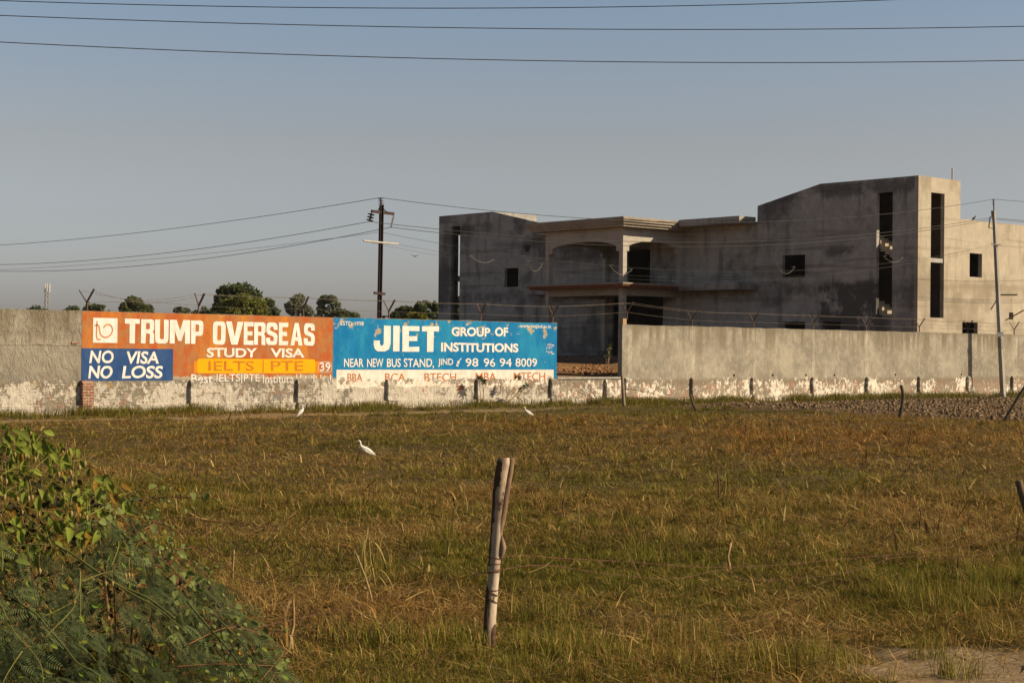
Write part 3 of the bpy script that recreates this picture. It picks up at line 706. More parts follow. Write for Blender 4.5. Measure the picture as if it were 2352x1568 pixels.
dlow = hX(1403, 1522.5, 680.5, 812); dup_ = hX(1437.5, 1493, 573.5, 650)
dlow = (dlow[0], dlow[1], 1.75, dlow[3]); dup_ = (dup_[0], dup_[1], ZF, dup_[3])
holes += [dlow, dup_]
m = MB(); panel(m, 'X', BX, BX+TB, YR+TB+.001, YL, .8, front_top, holes, (y1, y2, y3, y4, *np.linspace(y1, y2, 26), *np.linspace(y3, y4, 26)))
m.build('front_wall', M_CONC, bl)
# sunlit side wall with slot, windows and openings
xs0, xs1 = xY(2137.5, 585), xY(2168.5, 585)
def hY(x0, x1, yt, yb):
    xm = (x0+x1)/2; return (xY(x0, (yt+yb)/2), xY(x1, (yt+yb)/2), zY(xm, yb), zY(xm, yt))
XTOW = xY(2206, 460); XE = 92.0
sh = [(xs0, xs1, zY(2152, 729.5), zY(2154, 443.5)), hY(2227, 2255.5, 582, 636.5), hY(2210, 2245.5, 740, 800), hY(2317.5, 2327.5, 717.5, 733.5)]
def side_top(x): return ZT if x < XTOW else 9.12 + .02*math.sin(x*3)
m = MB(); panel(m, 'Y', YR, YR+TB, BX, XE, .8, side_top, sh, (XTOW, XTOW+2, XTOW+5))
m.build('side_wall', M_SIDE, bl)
zl = zY(2152, 597)
MB().box(xs0-.1, xs1+.02, YR+.05, YR+1.3, zl-.13, zl+.09).build('stair_landing', M_CONC, bl)
# tower bodies
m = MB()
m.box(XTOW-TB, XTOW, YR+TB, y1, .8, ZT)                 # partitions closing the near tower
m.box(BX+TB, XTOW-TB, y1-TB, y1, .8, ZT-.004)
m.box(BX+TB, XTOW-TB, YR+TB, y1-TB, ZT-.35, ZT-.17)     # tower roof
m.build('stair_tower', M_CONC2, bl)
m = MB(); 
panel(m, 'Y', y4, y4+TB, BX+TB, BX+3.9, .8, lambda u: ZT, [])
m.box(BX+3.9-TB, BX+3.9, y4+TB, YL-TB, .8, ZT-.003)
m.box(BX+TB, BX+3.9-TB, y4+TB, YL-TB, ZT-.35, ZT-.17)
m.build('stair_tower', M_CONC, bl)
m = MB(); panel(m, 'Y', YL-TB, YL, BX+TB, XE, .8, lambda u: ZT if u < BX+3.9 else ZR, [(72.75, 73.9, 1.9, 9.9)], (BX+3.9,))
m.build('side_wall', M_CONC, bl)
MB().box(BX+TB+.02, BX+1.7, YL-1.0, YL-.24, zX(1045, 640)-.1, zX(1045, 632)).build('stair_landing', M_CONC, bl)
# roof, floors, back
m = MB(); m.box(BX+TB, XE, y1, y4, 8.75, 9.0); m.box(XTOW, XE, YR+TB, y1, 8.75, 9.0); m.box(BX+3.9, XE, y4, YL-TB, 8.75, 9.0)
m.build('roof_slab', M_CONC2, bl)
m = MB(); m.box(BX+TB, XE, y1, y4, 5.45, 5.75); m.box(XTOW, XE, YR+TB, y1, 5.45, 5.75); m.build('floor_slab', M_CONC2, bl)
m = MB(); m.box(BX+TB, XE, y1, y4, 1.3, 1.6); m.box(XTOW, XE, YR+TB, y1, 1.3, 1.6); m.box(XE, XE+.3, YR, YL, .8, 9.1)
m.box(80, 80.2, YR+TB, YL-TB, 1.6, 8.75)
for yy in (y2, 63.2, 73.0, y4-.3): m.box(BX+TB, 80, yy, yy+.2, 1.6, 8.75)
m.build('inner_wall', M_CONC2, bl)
# stair flights seen through the slot (steps going down towards the near corner)
def flight(ya, yb, za, zb, x0, x1, nst, mat):
    m = MB(); dy = (yb-ya)/nst; dz = (zb-za)/nst
    for i in range(nst):
        a = ya + dy*i; z = za + dz*i
        lo, hi = min(a, a+dy), max(a, a+dy)
        m.box(x0, x1, lo, hi, z-.42, z)
    return m.build('staircase', mat, bl)
Mst = concrete('stair_concrete', (.40, .34, .25), (.30, .25, .19), (.46, .39, .29), .3)
for (pa, pb) in (((2016, 549), (2049.5, 573)), ((2014, 698.5), (2046, 722))):
    A = onX(pa[0], pa[1], BX+TB+.45); B = onX(pb[0], pb[1], BX+TB+.25)
    sl_ = (B.z-A.z)/(B.y-A.y); ya = A.y+1.0; za = A.z+sl_*1.0; yb = B.y-.6; zb = B.z-sl_*.6
    flight(ya, yb, za, zb, BX+TB+.03, BX+TB+1.15, max(6, int(round((za-zb)/.17))), Mst)
# roof pipe
pp = onY(2187.5, 408, YR+1.2)
MB().tube([(pp.x, pp.y, ZT-.3), (pp.x, pp.y, zY(2187.5, 386, YR+1.2))], .045, 8).build('roof_pipe', M_WHITE, bl)
# ledges either side of the porch
LX = 69.8; PY0, PY1 = 65.1, 71.5; PX = 66.2; OV = .9
for (a, b) in ((y2+.12, PY0-OV), (PY1+OV, y3-.12)):
    MB().box(LX, BX-.002, a, b, 9.16, 9.54).build('sunshade_ledge', M_CONC, bl)
    MB().box(LX, BX-.002, a, b, 5.5, 5.88).build('sunshade_ledge', M_CONC, bl)
# porch: slabs, cornice, beams, columns, arches
m = MB()
for i, (o_, za, zb) in enumerate(((.90, 9.35, 9.48), (.84, 9.23, 9.345), (.74, 9.10, 9.225), (.62, 8.97, 9.095))):
    m.box(PX-o_, BX-.003-.001*i, PY0-o_, PY1+o_, za, zb)
m.build('cornice', M_CORN, bl)
m = MB(); r = random.Random(4)
def edge_bricks():
    # ragged courses of brick around the slab edge
    for k_, (z0, z1, o_) in enumerate(((5.58, 5.665, .70), (5.67, 5.755, .84))):
        y = PY0-o_
        while y < PY1+o_-.1:
            L_ = .235; j = r.uniform(-.03, .03); m.box(PX-o_+j, PX-o_+j+.25, y+.006, min(y+L_-.006, PY1+o_), z0, z1); y += L_
        x = PX-o_+.24
        while x < LX-.1:
            j = r.uniform(-.03, .03)
            for yy in (PY0-o_+j, PY1+o_+j-.25): m.box(x+.006, min(x+.229, LX), yy, yy+.25, z0, z1)
            x += .235
edge_bricks(); m.build('brick_edge', simple('raw_brick_edge', (.27, .11, .065), (.17, .08, .055), 5, .95, .05, .3), bl)
m = MB(); m.box(PX-OV, BX-.004, PY0-OV, PY1+OV, 5.76, ZF); m.box(PX-.55, BX-.005, PY0-.55, PY1+.55, 5.57, 5.757)
m.build('balcony_slab', M_CORN, bl)
CW = .31
m = MB()
m.box(PX+.004, PX+CW-.02, PY0+CW, PY1-CW, 5.17, 5.57); m.box(PX+CW, BX-.006, PY0+.004, PY0+CW-.02, 5.17, 5.57); m.box(PX+CW, BX-.006, PY1-CW+.02, PY1-.004, 5.17, 5.57)
m.build('porch_beam', M_CORN, bl)
for (x, y) in ((PX, PY0), (PX, PY1-CW), (BX-CW-.01, PY0), (BX-CW-.01, PY1-CW)):
    MB().box(x, x+CW, y, y+CW, .9, 5.568).build('porch_column', M_PORCH, bl)
    MB().box(x, x+CW, y, y+CW, ZF, 8.968).build('porch_column', M_PORCH, bl)
def arch(ax, c, u0, u1, mat):
    """spandrel panel with a flat arch and stepped corbels, u0..u1 between the columns"""
    zs, zc = 7.90, 8.27; n_ = 22; m = MB(); prev = None
    c1_ = c + .26
    for i in range(n_+1):
        t = i/n_; u = u0+(u1-u0)*t; s_ = abs(2*t-1)
        zb = zc - (zc-zs)*(s_**2.4)
        if s_ > .955: zb = zs-.24
        elif s_ > .91: zb = zs-.10
        q = [(u, zb), (u, 8.966)]
        if prev:
            P = (lambda u_, z_, c_: (c_, u_, z_)) if ax == 'X' else (lambda u_, z_, c_: (u_, c_, z_))
            (ua, za), (_, zt_) = prev; (ub, zb_), _ = q
            if abs(za-zb_) > .1: za_ = zb__ = min(za, zb_)
            else: za_, zb__ = za, zb_
            v = [P(ua, za_, c), P(ub, zb__, c), P(ub, zt_, c), P(ua, zt_, c), P(ua, za_, c1_), P(ub, zb__, c1_), P(ub, zt_, c1_), P(ua, zt_, c1_)]
            m.add(v, [(0, 1, 2, 3), (7, 6, 5, 4), (0, 4, 5, 1), (1, 5, 6, 2), (3, 7, 4, 0)])
        prev = q
    return m.build('porch_arch', mat, bl)
arch('X', PX+.02, PY0+CW, PY1-CW, M_PORCH); arch('Y', PY0+.02, PX+CW, BX-CW-.01, M_PORCH); arch('Y', PY1-.28, PX+CW, BX-CW-.01, M_CONC)
m = MB(); m.box(PX-.1, BX-.003, PY0-2.2, PY1+1.5, .7, 1.75); m.box(PX-.45, PX-.1, PY0-2.2, PY1+1.5, .7, 1.58); m.box(PX-.8, PX-.45, PY0-2.2, PY1+1.5, .7, 1.43)
m.build('porch_step', simple('dusty_brick_step', (.20, .14, .10), (.13, .09, .065), 3, .95, .05, .3), bl)
# planks, stubs and marks on the sunlit face
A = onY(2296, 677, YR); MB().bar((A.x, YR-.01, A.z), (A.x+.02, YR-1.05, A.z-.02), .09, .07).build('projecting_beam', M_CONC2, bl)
A = onY(2320, 727, YR); MB().bar((A.x-.1, YR+.1, A.z-.15), (A.x+.15, YR-.75, A.z+.35), .12, .05).build('projecting_plank', simple('old_plank', (.22, .17, .11), (.13, .1, .07), 5), bl)
# small flat near-black patch on the far wing wall
A = onX(1211, 570, BX); MB().add([(BX-.004, A.y+.28*math.cos(t)*(1+.25*math.sin(3*t)), A.z+.3*math.sin(t)*(1+.2*math.cos(2*t))) for t in np.linspace(0, 6.28, 15)[:-1]], [tuple(range(14))]).build('dark_patch', simple('near_black', (.09, .08, .07), (.03, .027, .024), 6, .95, .02), bl)

# things on the site
lz = onX(1383, 817, BX-.5)
t = empty('ladder', (BX-.5, lz.y, 1.75), 'short wooden ladder leaning on the wall inside the ground floor porch', 'ladder')
Mlad = simple('ladder_wood', (.17, .13, .10), (.10, .08, .06), 6)
for dy in (-.35, 0, .35): MB().bar((BX-.55, lz.y+dy, 1.75), (BX-.06, lz.y+dy-.12, 2.42), .06, .05).build('rail', Mlad, t)
for k_ in range(4):
    f = .15+.23*k_; MB().bar((BX-.58+.49*f, lz.y-.40-.12*f, 1.75+.67*f), (BX-.58+.49*f, lz.y+.40-.12*f, 1.75+.67*f), .035, .035).build('rung', Mlad, t)
sp = onX(1314, 817, BX-1.2); V = []; n1, n2 = 14, 8
for i in range(n1):
    for j in range(n2):
        u, v_ = i/(n1-1)-.5, j/(n2-1)-.5; ed = max(0, 1-max(abs(u), abs(v_))*2)
        V.append((sp.x+v_*.8, sp.y+u*1.5, 1.765 + ed**.5*.16*(.4+random.random())))
o = npmesh('plastic_sheet', np.array(V), np.array([(i*n2+j, (i+1)*n2+j, (i+1)*n2+j+1, i*n2+j+1) for i in range(n1-1) for j in range(n2-1)]), simple('dusty_sheet', (.42, .44, .45), (.3, .31, .32), 5, .5, .4), smooth=True)
tag(o, 'crumpled pale plastic sheet lying on the porch floor', 'plastic sheet')

# ------------------------------------------------------------------ electric poles and lines
def catenary(a, b, sag, n_=28):
    P = []
    for i in range(n_+1):
        t = i/n_; q = a.lerp(b, t); q.z -= sag*4*t*(1-t); P.append(q)
    return P
def cable(pts_sag, r, mat, label, group, name='power_line'):
    m = MB()
    for (a, b, sag) in pts_sag: m.tube(catenary(a, b, sag), r, 5, cap=False)
    o = m.build(name, mat); return tag(o, label, 'power line', group)
D1 = 59.4
pb = atD(870.9, 745, D1); pt = atD(876.5, 470, D1)
pole1 = empty('utility_pole', (pb.x, pb.y, 0), 'dark rusty steel utility pole with crossarm behind the blue advert', 'utility pole', 'utility poles')
dirp = (pt-pb).normalized(); p0 = pb - dirp*(pb.z/dirp.z)
m = MB(); 
for dx in (-.045, .045): m.bar(p0+RT*dx, pt+RT*dx, .11, .02)
m.bar(p0, pt, .02, .08); m.build('pole', M_RUST, pole1)
hz = pt.z
A = atD(853.5, 485.2, 58.95); B = atD(904.4, 491.8, 60.0); B.z = A.z
MB().bar(A, B, .07, .10).build('crossarm', M_RUST, pole1)
for (a, b) in (((874.5, 472), (866.5, 486.2)), ((879, 478), (890, 489))):
    MB().bar(atD(*a, D1-.1), atD(*b, D1-.12), .03, .03).build('brace', M_RUST, pole1)
MB().bar(atD(859.3, 672.7, D1-.3), atD(884, 674.9, D1+.1), .06, .09).build('crossarm', M_RUST, pole1)
MB().tube([atD(835.2, 553, D1-.5), atD(874, 556.9, D1-.1), atD(914.3, 560.6, D1+.6)], .034, 8).build('lamp_arm', M_WHITE, pole1)
def disc_string(a, b, n_, r, mat, parent):
    m = MB(); P = []; R_ = []
    for i in range(n_):
        t = (i+.5)/n_
        for dt, rr in ((-.38, .25), (-.1, .3), (0, 1), (.12, .9), (.3, .28)):
            P.append(Vector(a).lerp(Vector(b), min(1, max(0, t+dt/n_)))); R_.append(r*rr)
    m.tube(P, R_, 8); return m.build('insulator', mat, parent, smooth=False)
disc_string(atD(875.6, 470, D1), atD(873.6, 454.5, D1), 3, .11, M_INS, pole1)
Ls = A + Vector((0, 0, -.06)); Lb = atD(848.6, 509, 58.9); disc_string(Ls, Lb, 3, .14, M_INS, pole1)
Rs = B + Vector((0, 0, -.06)); Rb = atD(898, 522, 59.9); disc_string(Rs, Rb, 9, .045, M_INSG, pole1)
# leaning concrete pole
Y2 = WY-1.2
qb = onY(2304.5, 917, Y2); qb.z = -.1; D2 = (qb-EYEV).dot(FW); qt = atD(2282.6, 484, D2)
pole2 = empty('utility_pole', (qb.x, qb.y, 0), 'pale leaning concrete utility pole in front of the unpainted wall', 'utility pole', 'utility poles')
m = MB(); m.bar(qb, qt, .21, .21, w2=.13, h2=.13); m.build('pole', M_POLE, pole2)
MB().tube([qt, atD(2282.1, 470, D2)], .03, 6).build('pin', M_RUST, pole2)
disc_string(atD(2282.1, 471, D2), atD(2282, 457.5, D2), 4, .085, M_INS, pole2)
MB().bar(atD(2278.6, 484, D2-.1), atD(2279.4, 499, D2-.1), .07, .05).build('bracket', M_RUST, pole2)
m = MB(); P3 = [atD(2274.5, 498, D2-.2), atD(2270.8, 523, D2-.2), atD(2281, 525, D2-.12)]
m.bar(P3[0], P3[1], .035, .03); m.bar(P3[1], P3[2], .035, .03); m.bar(P3[0], atD(2281.5, 498, D2-.12), .03, .03); m.build('stay_bracket', M_RUST, pole2)
disc_string(P3[0], P3[1], 6, .05, M_INS, pole2)
MB().bar(atD(2277, 559.5, D2-.12), atD(2298, 563, D2-.05), .05, .06).build('clamp', M_STEEL, pole2)
MB().bar(atD(2290, 768.6, D2-.14), atD(2304.5, 766.6, D2-.10), .03, .20).build('number_plate', M_STEEL, pole2)
m = MB()
for k_ in range(5):
    cpt = atD(2296+.4*k_, 778+5*k_, D2); m.tube([cpt+Vector((.14*math.cos(t), .14*math.sin(t), 0)) for t in np.linspace(0, 6.3, 12)], .01, 4)
m.build('wire_coil', M_RUST2, pole2)
G = 'wires between the two utility poles'
LE = 95.0
TW = atD(874, 454, D1); TE = atD(2282, 457.5, D2)
cable([(atD(-330, 571, LE), TW, .55), (TW, TE, 1.0), (TE, atD(2700, 462, 90), .2)], .0105, M_WIRE, 'topmost thin wire running over the tops of both utility poles', G)
cable([(atD(-330, 594, LE), Lb, .85), (Lb, atD(2275, 500, D2), .95), (atD(2275, 500, D2), atD(2700, 508, 90), .2)], .0105, M_WIRE, 'middle wire hanging from the left insulator of the steel pole crossarm', G)
cable([(atD(-330, 592, LE), Rb, 1.15), (Rb, atD(2281, 503, D2), 1.0), (atD(2281, 503, D2), atD(2700, 514, 90), .2)], .0105, M_WIRE, 'lower wire hanging from the slender right insulator of the steel pole crossarm', G)
TH_ = atD(872.5, 533, D1)
cable([(atD(-330, 622, LE), TH_, .5), (TH_, atD(2284, 563, D2), 1.35), (atD(2284, 563, D2), atD(2700, 566, 90), .2)], .006, M_WIRE, 'very thin wire fixed to the steel pole just above its white arm', G)
# two slack low cables with pale loops
W1a = atD(837, 553.5, D1-.5); W1b = atD(2277, 560, D2); W2a = atD(913, 560.5, D1+.6); W2b = atD(2298, 563, D2)
cable([(W1a, W1b, 1.62)], .004, M_WIRE, 'faint thin cable from the left tip of the white arm across the building', G)
cable([(W2a, W2b, 1.42)], .004, M_WIRE, 'faint thin cable from the right tip of the white arm across the building', G)
lp = [((1080, 586.6), (1135, 596), 602.5, 'over the far left wing wall'), ((1211, 599), (1246, 605.6), 622.5, 'over the corner left of the porch'),
      ((1400, 608.7), (1453, 617.7), 630, 'over the sunlit porch column'), ((1782, 605), (1826, 612), 628.5, 'over the small square upper window'),
      ((2029, 588), (2075, 591), 602, 'over the dark staircase slot')]
for (a, b, yb, wh) in lp:
    t = (a[0]-874)/1409; Dm = D1 + (D2-D1)*t*.85
    pa = atD(*a, Dm-.6); pb_ = atD(*b, Dm+.6); n_ = 12; P = []
    low = ((a[1]+b[1])/2 - yb)/FP*Dm
    for i in range(n_+1):
        s_ = i/n_; q = pa.lerp(pb_, s_); q.z += low*(1-(2*s_-1)**2); P.append(q)
    m = MB(); m.tube(P, .005, 5); m.bar(pa, pa+RT*.15, .014, .014); m.bar(pb_, pb_-RT*.15, .014, .014)
    o = m.build('cable_loop', M_CORD); tag(o, 'pale slack cable loop hanging '+wh, 'cable loop', 'pale cable loops hanging from the low wires')
# three lines along the road, close to the camera
G2 = 'overhead lines crossing the top of the sky'
DN = 30.0
def roadline(a, mid, b, label):
    A = atD(*a, DN); B = atD(*b, DN+1.5); Mx = A.lerp(B, .5); want = atD(*mid, DN+.75)
    d = B-A; A2 = A-d*.5; B2 = B+d*.5; m_ = A2.lerp(B2, .5)
    s_ = Mx.z-want.z; m = MB(); P = []
    for i in range(61):
        t = -.5+2*i/60; q = A + d*t; q.z -= s_*4*t*(1-t); P.append(q)
    m.tube(P, .0085, 5, cap=False); o = m.build('power_line', M_WIRE); tag(o, label, 'power line', G2)
roadline((0, 2), (1176, 18.5), (2352, -13), 'highest overhead line leaving the top edge of the picture')
roadline((0, 36), (1176, 66), (2352, 61), 'second overhead line from the top edge of the picture')
roadline((0, 97), (1176, 139), (2352, 139), 'third overhead line, lowest of the three crossing the sky')

# ------------------------------------------------------------------ trees beyond the wall
def foliage_mat(name, base, var=.35):
    n = NT(name, .7, .2)
    at = n.n('ShaderNodeAttribute'); at.attribute_name = 'Col'
    n.col(n.mix(1.0, at.outputs['Color'], base, 'MULTIPLY'))
    tr = n.n('ShaderNodeBsdfTranslucent'); n.set(tr.inputs[0], n.mix(1.0, at.outputs['Color'], tuple(min(1, c*1.5) for c in base), 'MULTIPLY'))
    ms = n.n('ShaderNodeMixShader'); ms.inputs[0].default_value = .30
    out = n.t.nodes['Material Output']; n.t.links.new(n.b.outputs[0], ms.inputs[1]); n.t.links.new(tr.outputs[0], ms.inputs[2]); n.t.links.new(ms.outputs[0], out.inputs[0])
    return n.m
M_BARK = simple('grey_brown_bark', (.14, .11, .08), (.08, .06, .045), 4, .95, .05)
def leaf_cards(P, size, up=.3, r=rng):
    n = len(P); nrm = r.normal(size=(n, 3)); nrm[:, 2] = np.abs(nrm[:, 2])+up; nrm /= np.linalg.norm(nrm, axis=1)[:, None]
    a = np.cross(nrm, r.normal(size=(n, 3))); a /= np.linalg.norm(a, axis=1)[:, None]; b = np.cross(nrm, a)
    s = size*(.6+.8*r.random((n, 1))); w_ = .55+.3*r.random((n, 1))
    V = np.stack([P-a*s, P-b*s*w_*.8, P+a*s, P+b*s*w_*.8], 1).reshape(-1, 3)
    return V, np.arange(4*n).reshape(-1, 4)
def tree(px0, px1, pytop, D, kind, label, seed, fol, nleaf=3500, leafs=.22, pybot=None, lobes=9, zshape='round', name='tree'):
    r = np.random.default_rng(seed); xm = (px0+px1)/2
    top = atD(xm, pytop, D); b0 = Vector((top.x, top.y, 0)); W = (px1-px0)/FP*D; H = top.z
    t = empty(name, b0, label, 'tree', 'trees beyond the wall')
    zb = H*.35 if pybot is None else atD(xm, pybot+22, D).z
    cen = np.array([0, 0, (H+zb)/2]); rad = np.array([W/2, W/2, (H-zb)/2])
    # lobes
    LC = []; 
    for i in range(lobes):
        th = r.uniform(0, 6.283); ph = r.uniform(-.35, 1.1)
        d = np.array([math.cos(th)*math.cos(ph), math.sin(th)*math.cos(ph), math.sin(ph)])
        k_ = r.uniform(.55, .80)
        if kind == 'airy': k_ = r.uniform(.5, .85)
        LC.append((cen + d*rad*k_, rad.min()*r.uniform(.30, .5)*(.75 if kind == 'airy' else 1), r.uniform(.7, 1.25)))
    LC.append((cen+np.array([0, 0, rad[2]*.62]), rad.min()*.38, 1.1)); LC.append((cen*1.0, rad.min()*.6, .8))
    for sx_ in (-1, 1, -1, 1):
        q = cen + np.array([RT.x, RT.y, 0])*sx_*rad[0]*r.uniform(.5, .72) + np.array([0, 0, r.uniform(-.2, .55)*rad[2]]); LC.append((q, rad.min()*.36, r.uniform(.8, 1.2)))
    P = []; C = []
    per = nleaf//len(LC)
    for c, rr, tone in LC:
        d = r.normal(size=(per, 3)); d /= np.linalg.norm(d, axis=1)[:, None]
        q = c + d*rr*(.55+.5*r.random((per, 1))**.6)*np.array([1, 1, .85])
        keep = vnoise(q[:, 0]*1.3+q[:, 2], q[:, 1]+q[:, 2]*1.7, .9, seed) > .22
        q = q[keep]; P.append(q); C.append(np.full(len(q), tone)*(.75+.5*r.random(len(q))))
    P = np.concatenate(P); C = np.concatenate(C); P[:, 2] = np.maximum(P[:, 2], .2)
    V, F_ = leaf_cards(P, leafs, .25, r); V += np.array(b0)
    npmesh('crown', V, F_, fol, np.repeat(C, 4)[:, None]*np.ones((1, 3)), t)
    m = MB(); base = np.array(b0)
    m.tube([base, base+[.1, .05, zb*.7], base+cen*.9, base + cen + [0, 0, rad[2]*.5]], [W*.035+.08, W*.028+.06, W*.018+.04, .03], 7)
    for c, rr, _ in LC: m.tube([base+[0, 0, zb*.75], base+(np.array([0, 0, zb*.9])+c)/2, base+c], [W*.014+.03, W*.01+.02, .02], 5)
    m.build('trunk', M_BARK, t); return t
FD = foliage_mat('dark_green_leaves', (.088, .108, .042)); FY = foliage_mat('yellow_green_leaves', (.16, .17, .03))
FG = foliage_mat('grey_green_leaves', (.165, .18, .11)); FO = foliage_mat('olive_leaves', (.115, .130, .052))  # dark, grey and olive leaf colours lightened to paint in distance haze
FL = foliage_mat('bright_yellow_leaves', (.17, .16, .02))
tree(487, 602, 646, 150, 'dense', 'tall dark green tree, biggest of the row, above the word endings on the orange wall', 1, FD, 6500, .20, 745, 12)
tree(508, 612, 671, 142, 'dense', 'yellow green bushy tree in front of the tallest dark tree', 2, FY, 4500, .17, 750, 10)
tree(590, 641, 676, 158, 'dense', 'narrow dark tree at the right shoulder of the tallest tree', 3, FD, 2600, .19, 745, 8)
tree(655, 720, 665, 190, 'airy', 'tall grey green eucalyptus behind the third wall bracket', 4, FG, 3600, .22, 748, 11)
tree(727, 786, 671, 185, 'airy', 'pale airy tree with open forked crown left of the steel pole', 5, FG, 2300, .20, 742, 9)
tree(752, 826, 709, 160, 'dense', 'low round dark tree just left of the steel pole', 6, FO, 2800, .18, 755, 8)
tree(275, 353, 682, 170, 'dense', 'round topped olive tree above the white logo square of the orange advert', 7, FO, 4200, .20, 735, 10)
tree(142, 200, 701, 210, 'dense', 'low dark bush tree left of the first wall bracket', 8, FD, 2200, .22, 735, 8)
tree(188, 250, 696, 200, 'dense', 'low spreading dark tree right of the first wall bracket', 9, FD, 2200, .22, 735, 8)
tree(388, 436, 701, 260, 'airy', 'small hazy grey tree pair beyond the orange wall', 10, FG, 1600, .25, 735, 7)
tree(440, 492, 701, 180, 'dense', 'small dark tree just behind the second wall bracket', 11, FD, 1800, .18, 735, 7)
tree(56, 112, 702, 260, 'dense', 'distant low tree beside the lattice mast', 12, FD, 1400, .25, 730, 6)
tree(898, 965, 697, 170, 'dense', 'broad dark tree between the steel pole and the building', 13, FD, 3400, .2, 760, 9)
tree(945, 1010, 683, 165, 'dense', 'dark pointed tree touching the left edge of the building', 14, FD, 3200, .2, 760, 9)
tree(928, 988, 716, 140, 'dense', 'small bright yellow bush in front of the dark trees by the building', 15, FL, 2200, .14, 755, 7)
tree(1030, 1085, 668, 165, 'dense', 'tree glimpsed through the narrow slot of the far stair tower', 16, FD, 2200, .2, 760, 8)
tree(-60, 20, 712, 240, 'dense', 'low far tree peeping over the bare plaster at the left edge', 17, FD, 1500, .25, 740, 6)
tree(-420, -260, 660, 170, 'dense', 'dark tree far to the left behind the bare plaster wall', 18, FD, 3000, .24, 740, 9)
# lattice phone mast
D3 = 420; b3 = atD(107.5, 720, D3); tz = atD(107.5, 651, D3).z
mast = empty('lattice_mast', (b3.x, b3.y, 0), 'distant thin lattice phone mast with pale antennas at the left', 'phone mast')
m = MB(); hw = .9
def leg(z): return hw*(1-.65*z/tz)
for sx_, sy_ in ((-1, -1), (1, -1), (1, 1), (-1, 1)):
    m.bar((b3.x+sx_*hw, b3.y+sy_*hw, 0), (b3.x+sx_*leg(tz), b3.y+sy_*leg(tz), tz*.97), .12, .12)
zz = 0
while zz < tz*.93:
    a, b_ = leg(zz), leg(zz+1.3)
    for (p, q) in (((-1, -1), (1, -1)), ((1, -1), (1, 1)), ((1, 1), (-1, 1)), ((-1, 1), (-1, -1))):
        m.bar((b3.x+p[0]*a, b3.y+p[1]*a, zz), (b3.x+q[0]*b_, b3.y+q[1]*b_, zz+1.3), .07, .07); m.bar((b3.x+q[0]*a, b3.y+q[1]*a, zz), (b3.x+p[0]*b_, b3.y+p[1]*b_, zz+1.3), .07, .07)
    zz += 1.3
m.build('lattice', simple('mast_steel', (.32, .32, .33), (.26, .26, .27), 3), mast)
for (dx, dy) in ((-.55, 0), (.6, .2), (.1, -.5)):
    q = b3 + RT*dx + F0*dy; MB().box(q.x-.15, q.x+.15, q.y-.12, q.y+.12, tz*.88, tz).build('antenna', simple('antenna_white', (.50, .49, .48), (.4, .4, .4), 3), mast)
# small far pole seen low beside the steel pole
q = atD(881, 745, 110); fpz = atD(881, 726.5, 110).z
fp = empty('distant_pole', (q.x, q.y, 0), 'tiny far pole with a crossarm low behind the blue wall, right of the steel pole', 'utility pole')
MB().bar((q.x, q.y, 0), (q.x, q.y, fpz+.05), .14, .14).build('pole', M_RUST, fp)
MB().bar(q*1 + Vector((0, 0, fpz-q.z)) - RT*.2, q + Vector((0, 0, fpz-q.z)) + RT*.45, .08, .08).build('crossarm', M_RUST, fp)

# ------------------------------------------------------------------ birds
M_EGR = simple('white_feathers', (.80, .77, .72), (.70, .66, .60), 25, .8, .1)
M_BEAK = simple('yellow_bill', (.55, .32, .10), (.45, .25, .08), 20, .5, .3)
M_LEGE = simple('yellowish_leg', (.40, .30, .14), (.28, .22, .12), 20, .6, .2)
M_EYE = simple('dark_eye', (.03, .025, .02), None, 10, .3, .5)
def loft(prof, n_=12, mi=0):
    """prof: (x, z, half height, half width) along the bird in its own frame -> one continuous skin"""
    m = MB(); k_ = len(prof); v = []
    for i, (x, z, h, w_) in enumerate(prof):
        a = prof[max(0, i-1)]; b = prof[min(k_-1, i+1)]; d = Vector((b[0]-a[0], 0, b[1]-a[1])).normalized(); nn = Vector((-d.z, 0, d.x))
        for j in range(n_):
            t = 2*math.pi*j/n_; v.append(Vector((x, 0, z)) + nn*h*math.cos(t) + Vector((0, 1, 0))*w_*math.sin(t))
    f = []
    for i in range(k_-1):
        for j in range(n_): f.append((i*n_+j, i*n_+(j+1) % n_, (i+1)*n_+(j+1) % n_, (i+1)*n_+j))
    f.append(tuple(range(n_))[::-1]); f.append(tuple((k_-1)*n_+j for j in range(n_)))
    return m.add(v, f, mi)
